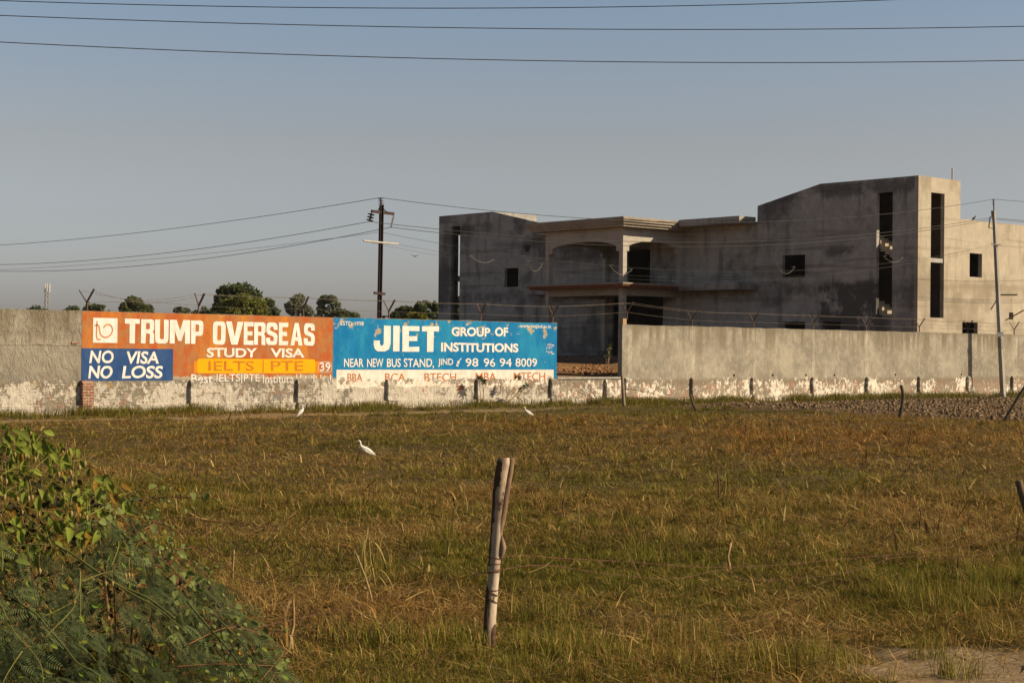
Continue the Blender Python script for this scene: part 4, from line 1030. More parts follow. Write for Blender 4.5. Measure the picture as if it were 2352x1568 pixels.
def egret(gp, face, height, label, prof, beak, eye, legs, wing):
    """frame: +x is the way the bird faces, unit = bird height"""
    t = empty('egret', gp, label, 'egret', 'white egrets in the field')
    ax = Vector(face).normalized(); t.rotation_euler = (0, 0, math.atan2(ax.y, ax.x)); t.scale = (height,)*3
    def put(o): o.parent = t; o.matrix_parent_inverse = Matrix.Identity(4); return o
    put(loft(prof).build('body', M_EGR, None, smooth=True))
    put(MB().tube(beak, [.034, .026, .004], 6).build('bill', M_BEAK, None, smooth=True))
    for s_ in (-1, 1):
        e = MB(); e.tube([(eye[0]-.014, s_*.043, eye[1]), (eye[0]+.014, s_*.043, eye[1])], .013, 6); put(e.build('eye', M_EYE, None))
        lg = [(p[0], s_*.05, p[1]) for p in legs]
        m = MB(); m.tube(lg, [.030, .016, .013, .012][:len(lg)], 6)
        f = lg[-1]
        for a in (-.5, 0, .5, 3.14): m.tube([f, (f[0]+.09*math.cos(a), f[1]+.09*math.sin(a), f[2]-.004)], [.009, .004], 4)
        put(m.build('leg', M_LEGE, None))
        V = []; n_ = len(wing)
        wv = [(x, s_*(.004+y), z) for (x, z, y) in wing]
        mm = MB(); 
        mm.add(wv + [(x, y*.72, z) for (x, y, z) in wv], [tuple(range(n_)) if s_ < 0 else tuple(range(n_))[::-1]] + [(i, (i+1) % n_, n_+(i+1) % n_, n_+i) for i in range(n_)])
        put(mm.build('wing', M_EGR, None))
    return t
prof1 = [(-.62, .20, .012, .02), (-.55, .245, .04, .045), (-.42, .33, .085, .08), (-.25, .43, .125, .115), (-.05, .52, .140, .125), (.10, .60, .12, .105),
         (.17, .68, .085, .08), (.195, .77, .058, .055), (.20, .85, .048, .046), (.215, .91, .050, .046), (.25, .95, .055, .048), (.31, .952, .045, .042), (.355, .935, .028, .026)]
beak1 = [(.34, 0, .94), (.44, 0, .925), (.545, 0, .905)]
legs1 = [(-.02, .42), (-.06, .25), (0, .12), (.0, .0)]
wing1 = [(.10, .60, .075), (.0, .585, .115), (-.2, .50, .115), (-.4, .385, .085), (-.60, .225, .03), (-.5, .215, .05), (-.3, .29, .095), (-.08, .40, .125), (.08, .50, .10)]
def gnd(px, py): q = onZ(px, py, .0); q.z = float(hgt(q.x, q.y)); return q
ga = gnd(836, 1046); egret(ga, -RT - FW*.15, .35, 'white egret walking alone in the open grass, facing left', prof1, beak1, (.325, .965), legs1, wing1)
prof2 = [(-.40, .10, .012, .02), (-.34, .16, .045, .05), (-.24, .28, .10, .09), (-.12, .41, .15, .125), (.02, .53, .16, .13), (.12, .62, .115, .10),
         (.165, .71, .075, .07), (.15, .79, .056, .052), (.125, .86, .05, .048), (.12, .92, .055, .05), (.15, .96, .058, .05), (.20, .955, .042, .04), (.235, .935, .026, .025)]
gb = gnd(691, 957); egret(gb, RT + FW*.6, .38, 'white egret standing hunched at the foot of the wall, facing right', prof2, [(.22, 0, .945), (.29, 0, .92), (.36, 0, .885)], (.19, .965), [(.06, .36), (.04, .2), (.07, .1), (.07, 0)],
      [(.10, .62, .08), (-.02, .60, .125), (-.16, .46, .12), (-.28, .28, .085), (-.39, .11, .03), (-.28, .14, .06), (-.1, .3, .11), (.08, .45, .11)])
gc = gnd(1211, 953); egret(gc, -RT - FW*.3, .34, 'white egret with its neck stretched up near the gap in the wall', prof1, beak1, (.325, .965), legs1, wing1)
M_PIG = simple('dark_grey_feathers', (.07, .065, .075), (.04, .04, .045), 20, .6, .3)
def pigeon(P, label):
    t = empty('pigeon', P, label, 'pigeon')
    ax = (RT*1 + FW*.1); t.rotation_euler = (0, 0, math.atan2(ax.y, ax.x))
    def put(o): o.parent = t; o.matrix_parent_inverse = Matrix.Identity(4); return o
    put(loft([(-.2, -.02, .008, .02), (-.12, .025, .018, .03), (-.06, .06, .045, .045), (.0, .10, .058, .055), (.05, .15, .048, .045), (.075, .195, .028, .027), (.09, .225, .026, .024), (.11, .23, .018, .017), (.125, .225, .008, .008)]).build('body', M_PIG, None, True))
    put(MB().tube([(.12, 0, .226), (.145, 0, .218)], [.007, .002], 5).build('bill', M_BEAK, None))
    for s_ in (-1, 1): put(MB().tube([(.0, s_*.02, .06), (.005, s_*.02, 0)], .006, 5).build('leg', M_RUST2, None))
    return t
pp = onY(2236.5, 504, YR+.1); pp.z = 9.13; pigeon(pp, 'dark pigeon perched on the sunlit parapet left of the concrete pole')
fb = atD(953, 589, 75); t = empty('flying_bird', fb, 'tiny dark bird in flight in the sky left of the building', 'bird')
def put(o): o.parent = t; o.matrix_parent_inverse = Matrix.Identity(4); return o
put(loft([(-.12, 0, .004, .03), (-.05, 0, .02, .02), (.0, .005, .028, .026), (.06, .01, .02, .02), (.09, .012, .008, .008)]).build('body', M_PIG, None, True))
for s_ in (-1, 1):
    wv = [(.05, s_*.02, .01), (.05, s_*.12, .06), (.0, s_*.22, .11), (-.03, s_*.12, .055), (-.04, s_*.02, .008)]
    m = MB(); m.add(wv+[(a, b, c-.006) for a, b, c in wv], [(0, 1, 2, 3, 4), (9, 8, 7, 6, 5)]+[(i, (i+1) % 5, 5+(i+1) % 5, 5+i) for i in range(5)]); put(m.build('wing', M_PIG, None))
t.rotation_euler = (0, 0, math.atan2(F0.y, F0.x)+.4)

# ------------------------------------------------------------------ fence posts of the field
def wood_mat():
    n = NT('weathered_pole_wood', .85, .12); p = n.pos(); s = n.sep(p)
    a = n.noise(n.vmul(p, (6, 6, .7)), 2.2, 6, .7, .8); b = n.noise(n.vmul(p, (1, 1, .3)), 13, 5, .75); big = n.noise(n.vmul(p, (1, 1, .4)), 9, 4, .6)
    c = n.mix(n.mr(a, .35, .65), (.55, .45, .34), (.42, .33, .235)); c = n.mix(n.mr(big, .52, .66, 0, .8), c, (.26, .16, .10))
    c = n.mix(n.mr(b, .58, .66), c, (.10, .065, .04)); c = n.mix(n.mr(n.noise(n.vmul(p, (14, 14, 1.6)), 1.5, 5, .7), .54, .62, 0, .85), c, (.15, .09, .055)); c = n.mix(n.mr(s[2], .22, .0, 0, .8), c, (.17, .10, .065))
    n.col(c); n.bump(n.math('ADD', a, b), .6, .006); return n.m
M_WOOD = wood_mat(); M_STICK = simple('grey_stick', (.13, .10, .07), (.07, .055, .04), 20, .9, .05, .3)
DP = 11.05
def rough_tube(m, P, R_, n_=16, seed=0, amp=.06):
    r = random.Random(seed); b0 = len(m.v); m.tube(P, R_, n_)
    for i in range(b0, len(m.v)):
        v = Vector(m.v[i]); c = Vector(P[min(len(P)-1, (i-b0)//n_)]); s_ = 1+amp*(2*float(vnoise(np.array([(i-b0) % n_*.9]), np.array([v.z*5.]), 1.7, seed)[0])-1)
        m.v[i] = tuple(c+(v-c)*s_)
postb = gnd(1122, 1493); 
pw = empty('fence_post', postb, 'thick weathered wooden fence post with forked top standing in the foreground grass', 'fence post', 'wooden fence posts')
DP = (postb-EYEV).dot(FW)
ctr = [(1121, 1530, 29), (1122, 1490, 29), (1126, 1420, 27), (1131, 1350, 26.5), (1137, 1280, 26.5), (1142, 1210, 27), (1147, 1140, 29.5), (1152, 1090, 30), (1157, 1062, 30), (1157.5, 1052, 28)]
P = [atD(x, y, DP) for x, y, _ in ctr]; R_ = [w_/2/FP*DP for *_, w_ in ctr]
def resamp(P, R_, k_=5):
    Q = []; S_ = []
    for i in range(len(P)-1):
        for j in range(k_): t = j/k_; Q.append(P[i].lerp(P[i+1], t)); S_.append(R_[i]*(1-t)+R_[i+1]*t)
    return Q+[P[-1]], S_+[R_[-1]]
m = MB(); rough_tube(m, *resamp(P, R_), seed=3, amp=.10)
for i in range(len(m.v)-16, len(m.v)): v = Vector(m.v[i]); m.v[i] = (v.x, v.y, v.z + (v-P[-1]).dot(RT)*.10 + random.uniform(-.006, .006))
m.build('trunk', M_WOOD, pw, True)
lb = [(1145, 1235, 12), (1153, 1190, 18), (1160, 1150, 18), (1166, 1110, 16), (1172, 1080, 14.5), (1176, 1051, 14)]
m = MB(); rough_tube(m, *resamp([atD(x, y, DP-.015+.02*i/5) for i, (x, y, _) in enumerate(lb)], [w_/2/FP*DP for *_, w_ in lb]), 12, 5, .08)
m.build('branch', simple('brown_bark_limb', (.34, .23, .15), (.15, .09, .06), 7, .9, .08, .5, 0, (5, 5, .7)), pw, True)
kb = [(1150, 1283, 5), (1153, 1270, 13), (1156, 1257, 14), (1154, 1244, 11), (1151, 1225, 4)]
m = MB(); rough_tube(m, *resamp([atD(x, y, DP-.02) for x, y, _ in kb], [w_/2/FP*DP for *_, w_ in kb]), 10, 7, .08); m.build('knot', simple('knot_bark', (.33, .23, .155), (.17, .105, .07), 26, .9, .08, .4), pw, True)
# dark bark strips, most placed to paint shade on the post's left side
M_BARK2 = simple('shade_dark_bark', (.14, .085, .055), (.07, .045, .03), 30, .95, .05, .6)
def bark_shade(y0, y1, a0, a1, seed):
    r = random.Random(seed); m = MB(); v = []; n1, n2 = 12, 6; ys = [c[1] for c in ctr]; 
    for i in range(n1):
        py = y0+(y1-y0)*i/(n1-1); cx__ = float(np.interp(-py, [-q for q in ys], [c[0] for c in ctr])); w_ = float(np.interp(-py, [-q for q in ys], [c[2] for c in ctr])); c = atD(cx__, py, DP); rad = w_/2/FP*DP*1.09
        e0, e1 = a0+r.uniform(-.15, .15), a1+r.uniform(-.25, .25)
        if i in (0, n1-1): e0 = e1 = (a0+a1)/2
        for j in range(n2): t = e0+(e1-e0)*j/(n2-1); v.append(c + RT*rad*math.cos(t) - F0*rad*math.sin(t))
    m.add(v, [(i*n2+j, i*n2+j+1, (i+1)*n2+j+1, (i+1)*n2+j) for i in range(n1-1) for j in range(n2-1)]); m.build('bark_shade_strip', M_BARK2, pw)
bark_shade(1054, 1120, 1.7, 3.3, 1); bark_shade(1110, 1205, 2.2, 3.4, 2); bark_shade(1150, 1172, 1.2, 1.6, 3); bark_shade(1200, 1300, 2.5, 3.4, 4); bark_shade(1340, 1480, 2.1, 3.4, 5); bark_shade(1430, 1500, .2, 1.0, 6)
m = MB()
def wrap(py, tilt, rr=1.12):
    i = min(range(len(ctr)), key=lambda q: abs(ctr[q][1]-py)); j = i+1 if ctr[i][1] > py and i+1 < len(ctr) else i-1
    f = (py-ctr[i][1])/((ctr[j][1]-ctr[i][1]) or 1); cx__ = ctr[i][0]+f*(ctr[j][0]-ctr[i][0]); w_ = ctr[i][2]
    c = atD(cx__, py, DP); rad = w_/2/FP*DP*rr
    m.tube([c + RT*rad*math.cos(t) + F0*rad*math.sin(t) + Vector((0, 0, 1))*(tilt*math.cos(t)+.004*math.sin(3*t)) for t in np.linspace(0, 6.5, 22)], .0032, 5)
for py, tl in ((1280, -.004), (1294, .006), (1309, .014), (1312, .004), (1355, .008), (1361, -.012), (1375, -.02)):
    m = MB(); wrap(py, tl); m.build('wire_wrap', M_RWIRE, pw)
def post(pts, wpx, D, label, mat, name='fence_post', cat='fence post', tip=.9):
    Q = [atD(x, y, D) for x, y in pts]; t = empty(name, (Q[-1].x, Q[-1].y, float(hgt(Q[-1].x, Q[-1].y))), label, cat, 'wooden fence posts')
    rr = wpx/2/FP*D; n_ = len(Q); m = MB(); q, s_ = resamp(Q, [rr*(tip+(1.1-tip)*i/(n_-1)) for i in range(n_)], 4)
    rough_tube(m, q, s_, 9, int(pts[0][0]), .14); m.build('trunk', mat, t, True); return t
post([(2339, 1104), (2352, 1150), (2364, 1190), (2400, 1335)], 19, 14.4, 'sawn topped dark wooden post leaning at the right edge of the picture', simple('dark_weathered_wood', (.20, .14, .095), (.09, .06, .042), 9, .9, .05, .5, 0, (4, 4, .8)))
post([(2069.5, 883.6), (2073, 897), (2075, 911), (2071, 935), (2066.6, 966)], 7.5, 50.5, 'crooked S shaped stick post on the ploughed strip', M_STICK)
post([(2354, 888), (2345, 903), (2328, 930), (2306, 968)], 7, 49, 'slanting stick post leaning right at the right end of the ploughed strip', M_STICK)
post([(1585, 905), (1591, 925), (1598, 942)], 5.5, 57.5, 'short dark stick leaning left in front of the unpainted wall', M_STICK)
post([(1428.5, 861), (1430, 885), (1431.5, 910), (1433.5, 936)], 7.5, 59.8, 'straight pale stick post at the right end of the gap in the wall', simple('pale_stick', (.27, .22, .15), (.19, .15, .1), 12, .9))
# rusty strands strung between the field posts
def wireline(pts, label, r=.0024, mat=M_RWIRE, barbs=True):
    Q = [atD(x, y, D) for x, y, D in pts]; m = MB(); R3 = random.Random(len(pts)); C_ = []
    for i in range(len(Q)-1):
        for j in range(6):
            t = j/6; a = Q[max(0, i-1)]; b = Q[i]; c = Q[i+1]; d = Q[min(len(Q)-1, i+2)]
            C_.append(.5*((2*b)+(c-a)*t+(2*a-5*b+4*c-d)*t*t+(3*b-a-3*c+d)*t**3))
    C_.append(Q[-1]); m.tube(C_, r, 5, cap=False)
    if barbs:
        for i in range(1, len(C_)-1):
            q = C_[i]; d = Vector((R3.uniform(-1, 1), R3.uniform(-1, 1), R3.uniform(-1, 1))).normalized()*.016; m.bar(q-d, q+d, .003, .003)
    o = m.build('barbed_wire', mat); return tag(o, label, 'barbed wire', 'rusty strands between the field posts')
wireline([(560, 1452, 10.3), (636, 1429, 10.5), (800, 1395, 10.8), (950, 1352, 11), (1080, 1322, 11), (1137, 1310, 10.98), (1250, 1297, 11.3), (1400, 1318, 11.8), (1550, 1328, 12.3), (1662, 1308, 12.7), (1727, 1332, 13), (1939, 1316, 13.4), (2060, 1279, 13.8), (2199, 1281, 14), (2352, 1252, 14.3), (2480, 1215, 14.5)],
         'rusty barbed wire from the foreground post to the right edge post')
wireline([(1137, 1281, 11), (1200, 1275, 11.4), (1300, 1282, 12), (1450, 1290, 12.4), (1620, 1302, 12.8), (1800, 1296, 13.2), (1930, 1283, 13.5), (2100, 1268, 13.9), (2300, 1236, 14.2), (2480, 1190, 14.5)], 'upper rusty strand leaving the foreground post to the right')
wireline([(2074, 905, 50.4), (2150, 918, 50), (2240, 918, 49.8), (2318, 905, 49.2)], 'thin wire sagging between the two crooked sticks on the ploughed strip', .008, M_BWIRE, False)
wireline([(1431, 892, 59.7), (1470, 897, 59.3), (1530, 912, 58.5), (1592, 930, 57.6)], 'thin wire from the pale stick to the short dark stick by the wall', .008, M_RUST2, False)
wireline([(1597, 938, 57.4), (1750, 945, 55), (1900, 935, 52.5), (2073, 908, 50.4)], 'thin wire from the short dark stick to the crooked stick', .007, M_BWIRE, False)

# ------------------------------------------------------------------ ploughed soil and clods
def soil_mat(name, a, b): 
    n = NT(name, .97, .04); p = n.pos(); f = n.noise(p, 5, 6, .7); n.col(n.mix(n.mr(f, .35, .65), a, b)); n.bump(n.noise(p, 25, 5, .7), .8, .03); return n.m
MS1 = soil_mat('ploughed_soil', (.185, .125, .07), (.115, .075, .042)); MS2 = soil_mat('dry_clods', (.27, .195, .12), (.15, .10, .06))
def proj(P):
    P = np.asarray(P, float); d = P - np.array(EYEV); z = d @ np.array(FW); return CX + FP*(d @ np.array(RT))/z, CY - FP*(d @ np.array(UP))/z, z
def ptop(x): return np.interp(x, [1560, 1700, 1850, 2000, 2150, 2352, 2700], [932, 929, 926, 923.5, 920.5, 917, 912])
def pbot(x): return np.interp(x, [1560, 1650, 1750, 1900, 2050, 2200, 2352, 2700], [933, 938, 944, 950, 958, 966, 974, 990])
def inplough(X, Y):
    x, y, z = proj(np.stack([X, Y, np.zeros_like(X)], -1)); return np.where(x > 1560, np.minimum((y-ptop(x))/3, (pbot(x)-y)/5), -1.0)
pxs = np.arange(33, 84, .28); pys = np.arange(21, 44.6, .28); PXX, PYY = np.meshgrid(pxs, pys)
k_ = np.clip(inplough(PXX, PYY), -1, 1); PZ = hgt(PXX, PYY) + np.where(k_ > 0, .03 + .15*fbm(PXX, PYY, .7, 41, 3)*np.clip(k_, 0, 1), -.05)
tag(npmesh('ploughed_strip', np.stack([PXX.ravel(), PYY.ravel(), PZ.ravel()], 1), gridfaces(len(pxs), len(pys)), MS1), kind='structure')
cube = np.array([(-1,-1,-1),(1,-1,-1),(1,1,-1),(-1,1,-1),(-1,-1,1),(1,-1,1),(1,1,1),(-1,1,1)], float)
cf = np.array([(0,3,2,1),(4,5,6,7),(0,1,5,4),(1,2,6,5),(2,3,7,6),(3,0,4,7)])
def clods(name, X, Y, Z, S_, mat, label):
    n_ = len(X); V = cube[None]*(.5+.7*rng.random((n_, 8, 1))) * S_[:, None, None]*(.6+.8*rng.random((n_, 1, 3)))
    a = rng.random(n_)*6.28; c, s_ = np.cos(a), np.sin(a); x = V[..., 0]*c[:, None]-V[..., 1]*s_[:, None]; y = V[..., 0]*s_[:, None]+V[..., 1]*c[:, None]
    V = np.stack([x+X[:, None], y+Y[:, None], V[..., 2]+Z[:, None]], -1).reshape(-1, 3)
    F_ = (cf[None]+np.arange(n_)[:, None, None]*8).reshape(-1, 4)
    o = npmesh(name, V, F_, mat); return tag(o, label, 'soil', kind='stuff')
X = rng.uniform(33, 84, 42000); Y = rng.uniform(22, 44.5, 42000); ok = inplough(X, Y) > .15; X, Y = X[ok], Y[ok]
clods('soil_clods', X, Y, hgt(X, Y)+.03+.08*np.clip(inplough(X, Y), 0, 1), .012+.045*rng.random(len(X))**3, MS2, 'loose dry soil clods scattered over the ploughed strip')
X = rng.uniform(46, 64, 9000); Y = rng.uniform(45.5, 58, 9000)
clods('earth_clods', X, Y, 1.02+.30*np.clip((Y-45.3)/7, 0, 1), .012+.05*rng.random(9000)**4, soil_mat('red_clods', (.36, .20, .10), (.24, .13, .065)), 'lumps of red earth heaped behind the low wall')

# ------------------------------------------------------------------ grass
def grass_mat():
    n = NT('grass_blades', .75, .12); at = n.n('ShaderNodeAttribute'); at.attribute_name = 'Col'; n.col(at.outputs['Color'])
    tr = n.n('ShaderNodeBsdfTranslucent'); n.t.links.new(at.outputs['Color'], tr.inputs[0])
    ms = n.n('ShaderNodeMixShader'); ms.inputs[0].default_value = .28
    out = n.t.nodes['Material Output']; n.t.links.new(n.b.outputs[0], ms.inputs[1]); n.t.links.new(tr.outputs[0], ms.inputs[2]); n.t.links.new(ms.outputs[0], out.inputs[0])
    return n.m
M_GRASS = grass_mat()
def blades(X, Y, H, W, lean, Cc, az=None, z0=None, a2=None):
    n_ = len(X); az = rng.random(n_)*6.283 if az is None else az
    d = np.stack([np.cos(az), np.sin(az), np.zeros(n_)], 1)
    fa = az + np.pi/2 + rng.normal(0, .5, n_); s_ = np.stack([np.cos(fa), np.sin(fa), np.zeros(n_)], 1)
    B = np.stack([X, Y, (hgt(X, Y) if z0 is None else z0)-.01], 1)
    l1 = lean*.6 if a2 is None else lean; l2 = np.minimum(lean*1.35, 1.8) if a2 is None else a2
    p1 = B + d*(H*np.sin(l1)*.5)[:, None]; p1[:, 2] += H*np.cos(l1)*.5
    p2 = p1 + d*(H*np.sin(l2)*.5)[:, None]; p2[:, 2] += H*np.cos(l2)*.5
    w1 = (W*.5)[:, None]*s_
    V = np.stack([B-w1, B+w1, p1-w1*.85, p1+w1*.85, p2], 1).reshape(-1, 3)
    i = np.arange(n_)*5; Q = np.stack([i, i+1, i+3, i+2], 1); T_ = np.stack([i+2, i+3, i+4], 1)
    return V, Q, T_, np.repeat(Cc, 5, 0)
def catall(L_):
    Vs, Qs, Ts, Cs = [], [], [], []; b = 0
    for V, Q, T_, C in L_: Vs.append(V); Qs.append(Q+b); Ts.append(T_+b); Cs.append(C); b += len(V)
    return np.concatenate(Vs), np.concatenate(Qs), np.concatenate(Ts), np.concatenate(Cs)
def blob(x, y, cx_, cy_, rx, ry): return np.exp(-(((x-cx_)/rx)**2+((y-cy_)/ry)**2))
def dry_map(X, Y):
    """how dead the grass is at a place (0 green .. 1 straw); patches placed on the ground"""
    x, y, z = proj(np.stack([X, Y, np.zeros_like(X)], -1))
    d = .40 + (fbm(X, Y, 3.5, 61, 4)-.5)*1.4 + (fbm(X, Y, .9, 71, 3)-.5)*.7
    for (cx_, cy_, rx, ry, a) in ((1950, 1015, 420, 48, .75), (1250, 978, 260, 22, .5), (450, 1025, 260, 22, .40), (950, 1400, 220, 55, .6), (1550, 1440, 260, 55, .45), (2150, 1180, 220, 60, .25), (1750, 1300, 200, 40, .1), (1300, 1060, 260, 30, .15), (950, 1230, 160, 40, .2),
                              (2120, 1370, 190, 55, -.75), (1250, 1465, 120, 45, -.6), (1540, 940, 150, 12, -.5), (1150, 945, 160, 10, -.5), (1950, 1215, 160, 35, -.25), (1900, 985, 0.1, 1, 0), (700, 1080, 400, 40, -.10), (1700, 1250, 220, 40, -.25), (1600, 1400, 120, 30, -.5), (1050, 1270, 90, 40, -.3)):
        d = d + a*blob(x, y, cx_, cy_, rx, ry)
    return np.clip(d, 0, 1), x, y, z
green = np.array([[.165, .170, .022], [.22, .195, .026], [.110, .130, .020], [.29, .24, .038]])
straw = np.array([[.46, .30, .095], [.34, .205, .06], [.58, .41, .16], [.16, .088, .032], [.38, .205, .06]])
def reddish(X, Y):
    x, y, z = proj(np.stack([X, Y, np.zeros_like(X)], -1)); w_ = np.clip(blob(x, y, 1950, 1012, 430, 45) + .8*blob(x, y, 1230, 978, 260, 18) + .6*blob(x, y, 450, 1025, 240, 20) + .5*blob(x, y, 950, 1400, 200, 50), 0, 1)[:, None]
    return 1 - w_*np.array([[.04, .24, .40]])
def colours(d, tone=1.0):
    n_ = len(d); g = green[rng.integers(0, len(green), n_)]; s_ = straw[rng.integers(0, len(straw), n_)]
    pick = (rng.random(n_) < d*.85+.06)[:, None]
    return np.where(pick, s_, g)*(.75+.5*rng.random((n_, 1)))*tone
def sample(n_, D0, D1, pw=1.6):
    """ground points over a wedge wider than the view, denser near the camera"""
    n_ = int(n_*1.4); u = rng.random(n_); q = 2-pw
    D = (D0**q + u*(D1**q-D0**q))**(1/q); t = rng.uniform(-.46, .59, n_)
    P = D[:, None]*(np.array(F0)+t[:, None]*np.array(R0)); return P[:, 0], P[:, 1], D
def field(n_, D0, D1, mask=True):
    X, Y, D = sample(n_, D0, D1); n_ = len(X)
    d, x, y, z = dry_map(X, Y)
    keep = Y < WY-.25
    if mask:
        sand = np.hypot(X-pSand.x, Y-pSand.y) + (vnoise(X, Y, .45, 91)-.5)*1.0
        keep &= (sand > 1.0) | (rng.random(n_) < .03)
        path = (np.abs(Y-41.75 + (vnoise(X, Y, 1.2, 93)-.5)*1.4) < .85) & (X < 40)
        keep &= ~path | (rng.random(n_) < .10)
        keep &= (inplough(X, Y) < -.05 + .35*fbm(X, Y, .9, 95, 2)) | (rng.random(n_) < .05)
        thin = fbm(X, Y, 1.5, 97, 3) ; keep &= rng.random(n_) < np.clip(.55+1.6*(thin-.2), .45, 1)
    return X[keep], Y[keep], D[keep], d[keep], x[keep], y[keep]
def tallness(x, y): return 1 + .9*blob(x, y, 1950, 1010, 450, 42) + .5*blob(x, y, 1200, 975, 350, 20) + .8*blob(x, y, 2120, 1370, 190, 55) + .35*blob(x, y, 1300, 1500, 350, 40) - .35*blob(x, y, 450, 1020, 260, 30)
def mat_layer(n_, D0, D1):
    X, Y, D, d, x, y = field(n_, D0, D1); n_ = len(X)
    H = rng.uniform(.03, .12, n_)*(.5+fbm(X, Y, .8, 13, 3)); W = .0038*(.6+.8*rng.random(n_))*np.clip((D/11)**.75, .9, 4.5)
    return blades(X, Y, H, W, rng.uniform(.7, 1.4, n_), colours(d)*.85*reddish(X, Y))
def tufts(n_, D0, D1, per, w0):
    X, Y, D, d, x, y = field(n_, D0, D1); n_ = len(X)
    big = .45+1.3*fbm(X, Y, 1.3, 23, 3)**1.2
    Ht = rng.uniform(.03, .125, n_)*np.clip((D-6)/9, .62, 1)*tallness(x, y)*big*(1+.8*(rng.random(n_) < .10)); rad = .03+.09*rng.random(n_)*big
    dt = np.clip(d+rng.normal(0, .22, n_), 0, 1); tone = .40+.95*rng.random(n_)
    wind = .35*np.stack([np.cos(fbm(X, Y, 2.2, 29, 2)*9), np.sin(fbm(X, Y, 2.2, 29, 2)*9)], 1)
    i = np.repeat(np.arange(n_), per); m_ = len(i); a = rng.random(m_)*6.283; r_ = np.sqrt(rng.random(m_))
    ox, oy = np.cos(a)*r_, np.sin(a)*r_; vx, vy = ox+wind[i, 0]+rng.normal(0, .3, m_), oy+wind[i, 1]+rng.normal(0, .3, m_)
    lean = np.clip(.30+.80*np.hypot(vx, vy)+rng.normal(0, .22, m_), .05, 1.45)
    H = Ht[i]*(.55+.7*rng.random(m_)); W = w0*(.6+.8*rng.random(m_))*np.clip((D[i]/11)**.72, .9, 4.5)
    return blades(X[i]+ox*rad[i], Y[i]+oy*rad[i], H, W, lean, colours(dt[i])*tone[i][:, None]*reddish(X, Y)[i], np.arctan2(vy, vx))
parts_ = [mat_layer(260000, 8.6, 24), mat_layer(170000, 20, 66), tufts(26000, 8.6, 24, 24, .0036), tufts(17000, 20, 66, 18, .0038)]
def clumps(n_, D0, D1, per):
    X, Y, D, d, x, y = field(n_, D0, D1); p_ = fbm(X, Y, 2.6, 151, 3); kp = rng.random(len(X)) < np.clip((p_-.42)*4 + 1.2*blob(x, y, 1950, 1010, 450, 45) + .8*blob(x, y, 1200, 975, 300, 20), 0, 1); X, Y, D, d = X[kp], Y[kp], D[kp], d[kp]; n_ = len(X)
    Ht = rng.uniform(.10, .26, n_)*np.clip((D-6)/12, .55, 1); rad = rng.uniform(.08, .22, n_); tone = rng.uniform(.55, 1.1, n_)
    i = np.repeat(np.arange(n_), per); m_ = len(i); a = rng.random(m_)*6.283; r_ = np.sqrt(rng.random(m_)); ox, oy = np.cos(a)*r_, np.sin(a)*r_; vx, vy = ox+rng.normal(0, .35, m_), oy+rng.normal(0, .35, m_)
    return blades(X[i]+ox*rad[i], Y[i]+oy*rad[i], Ht[i]*(.5+.7*rng.random(m_)), .004*(.6+.8*rng.random(m_))*np.clip((D[i]/11)**.7, .9, 4), np.clip(.25+.9*np.hypot(vx, vy), .05, 1.5), colours(np.clip(d[i]*1.15, 0, 1))*tone[i][:, None]*reddish(X, Y)[i], np.arctan2(vy, vx))
parts_ += [clumps(1500, 9, 24, 90), clumps(2200, 20, 62, 70)]
V, Q, T_, C = catall(parts_)
tag(npmesh('field_grass', V, Q, M_GRASS, C, None, T_), 'short olive and straw coloured grass covering the field', 'grass', kind='stuff')
# lying straw litter and dead leaves
def litter(n_, D1, l0, l1, w_, up, dark):
    X, Y, D = sample(n_, 8.6, D1, 1.5); n_ = len(X); d, x, y, z = dry_map(X, Y); kp = (rng.random(n_) < np.clip(d*1.5-.12, .12, 1)) & (Y < WY-.5) & (inplough(X, Y) < 0); X, Y, D = X[kp], Y[kp], D[kp]; n_ = len(X)
    l = rng.uniform(1.30, 1.56, n_); l2 = l + rng.normal(.05, .22, n_); st = rng.random(n_) < up; l = np.where(st, rng.uniform(.2, 1.0, n_), l); l2 = np.where(st, l+rng.uniform(0, .9, n_), l2)
    c = straw[rng.integers(0, 5, n_)]*((.7+.6*rng.random((n_, 1))) if not dark else rng.choice([.35, .6, 1.0, 1.1], n_)[:, None])
    return blades(X, Y, rng.uniform(l0, l1, n_), w_*(.6+.9*rng.random(n_))*np.clip((D/11)**.6, .9, 2.6), l, c, None, hgt(X, Y)+.02+.11*rng.random(n_)**1.3, l2)
V, Q, T_, C = catall([litter(120000, 52, .08, .30, .0046, .05, False), litter(9000, 45, .10, .36, .014, .08, True)])
tag(npmesh('straw_litter', V, Q, M_GRASS, C, None, T_), 'dead straw and leaf litter lying in the field grass', 'straw', kind='stuff')
# denser weeds along the foot of the wall
n_ = 60000; X = rng.uniform(18, 84, n_); Y = WY-.12-np.abs(rng.normal(0, .75, n_)); cl = fbm(X, Y*.4, 1.4, 117, 3); kp = (rng.random(n_) < np.clip((cl-.36)*3.2, .04, 1)) & (np.hypot(X-gb.x+.1, (Y-gb.y)*.8+.2) > .8); X, Y = X[kp], Y[kp]; n_ = len(X)
x, y, z = proj(np.stack([X, Y, X*0], 1)); k2 = 1 - .6*(inplough(X, Y) > 0)
V, Q, T_, C = blades(X, Y, rng.uniform(.12, .38, n_)*k2*(.5+1.0*fbm(X, Y, 1.1, 119, 2)), .013*(.6+.8*rng.random(n_)), np.abs(rng.normal(.4, .3, n_)), colours(np.full(n_, .12), .72))
tag(npmesh('wall_weeds', V, Q, M_GRASS, C, None, T_), 'dark green weeds growing along the foot of the wall', 'weeds', kind='stuff')
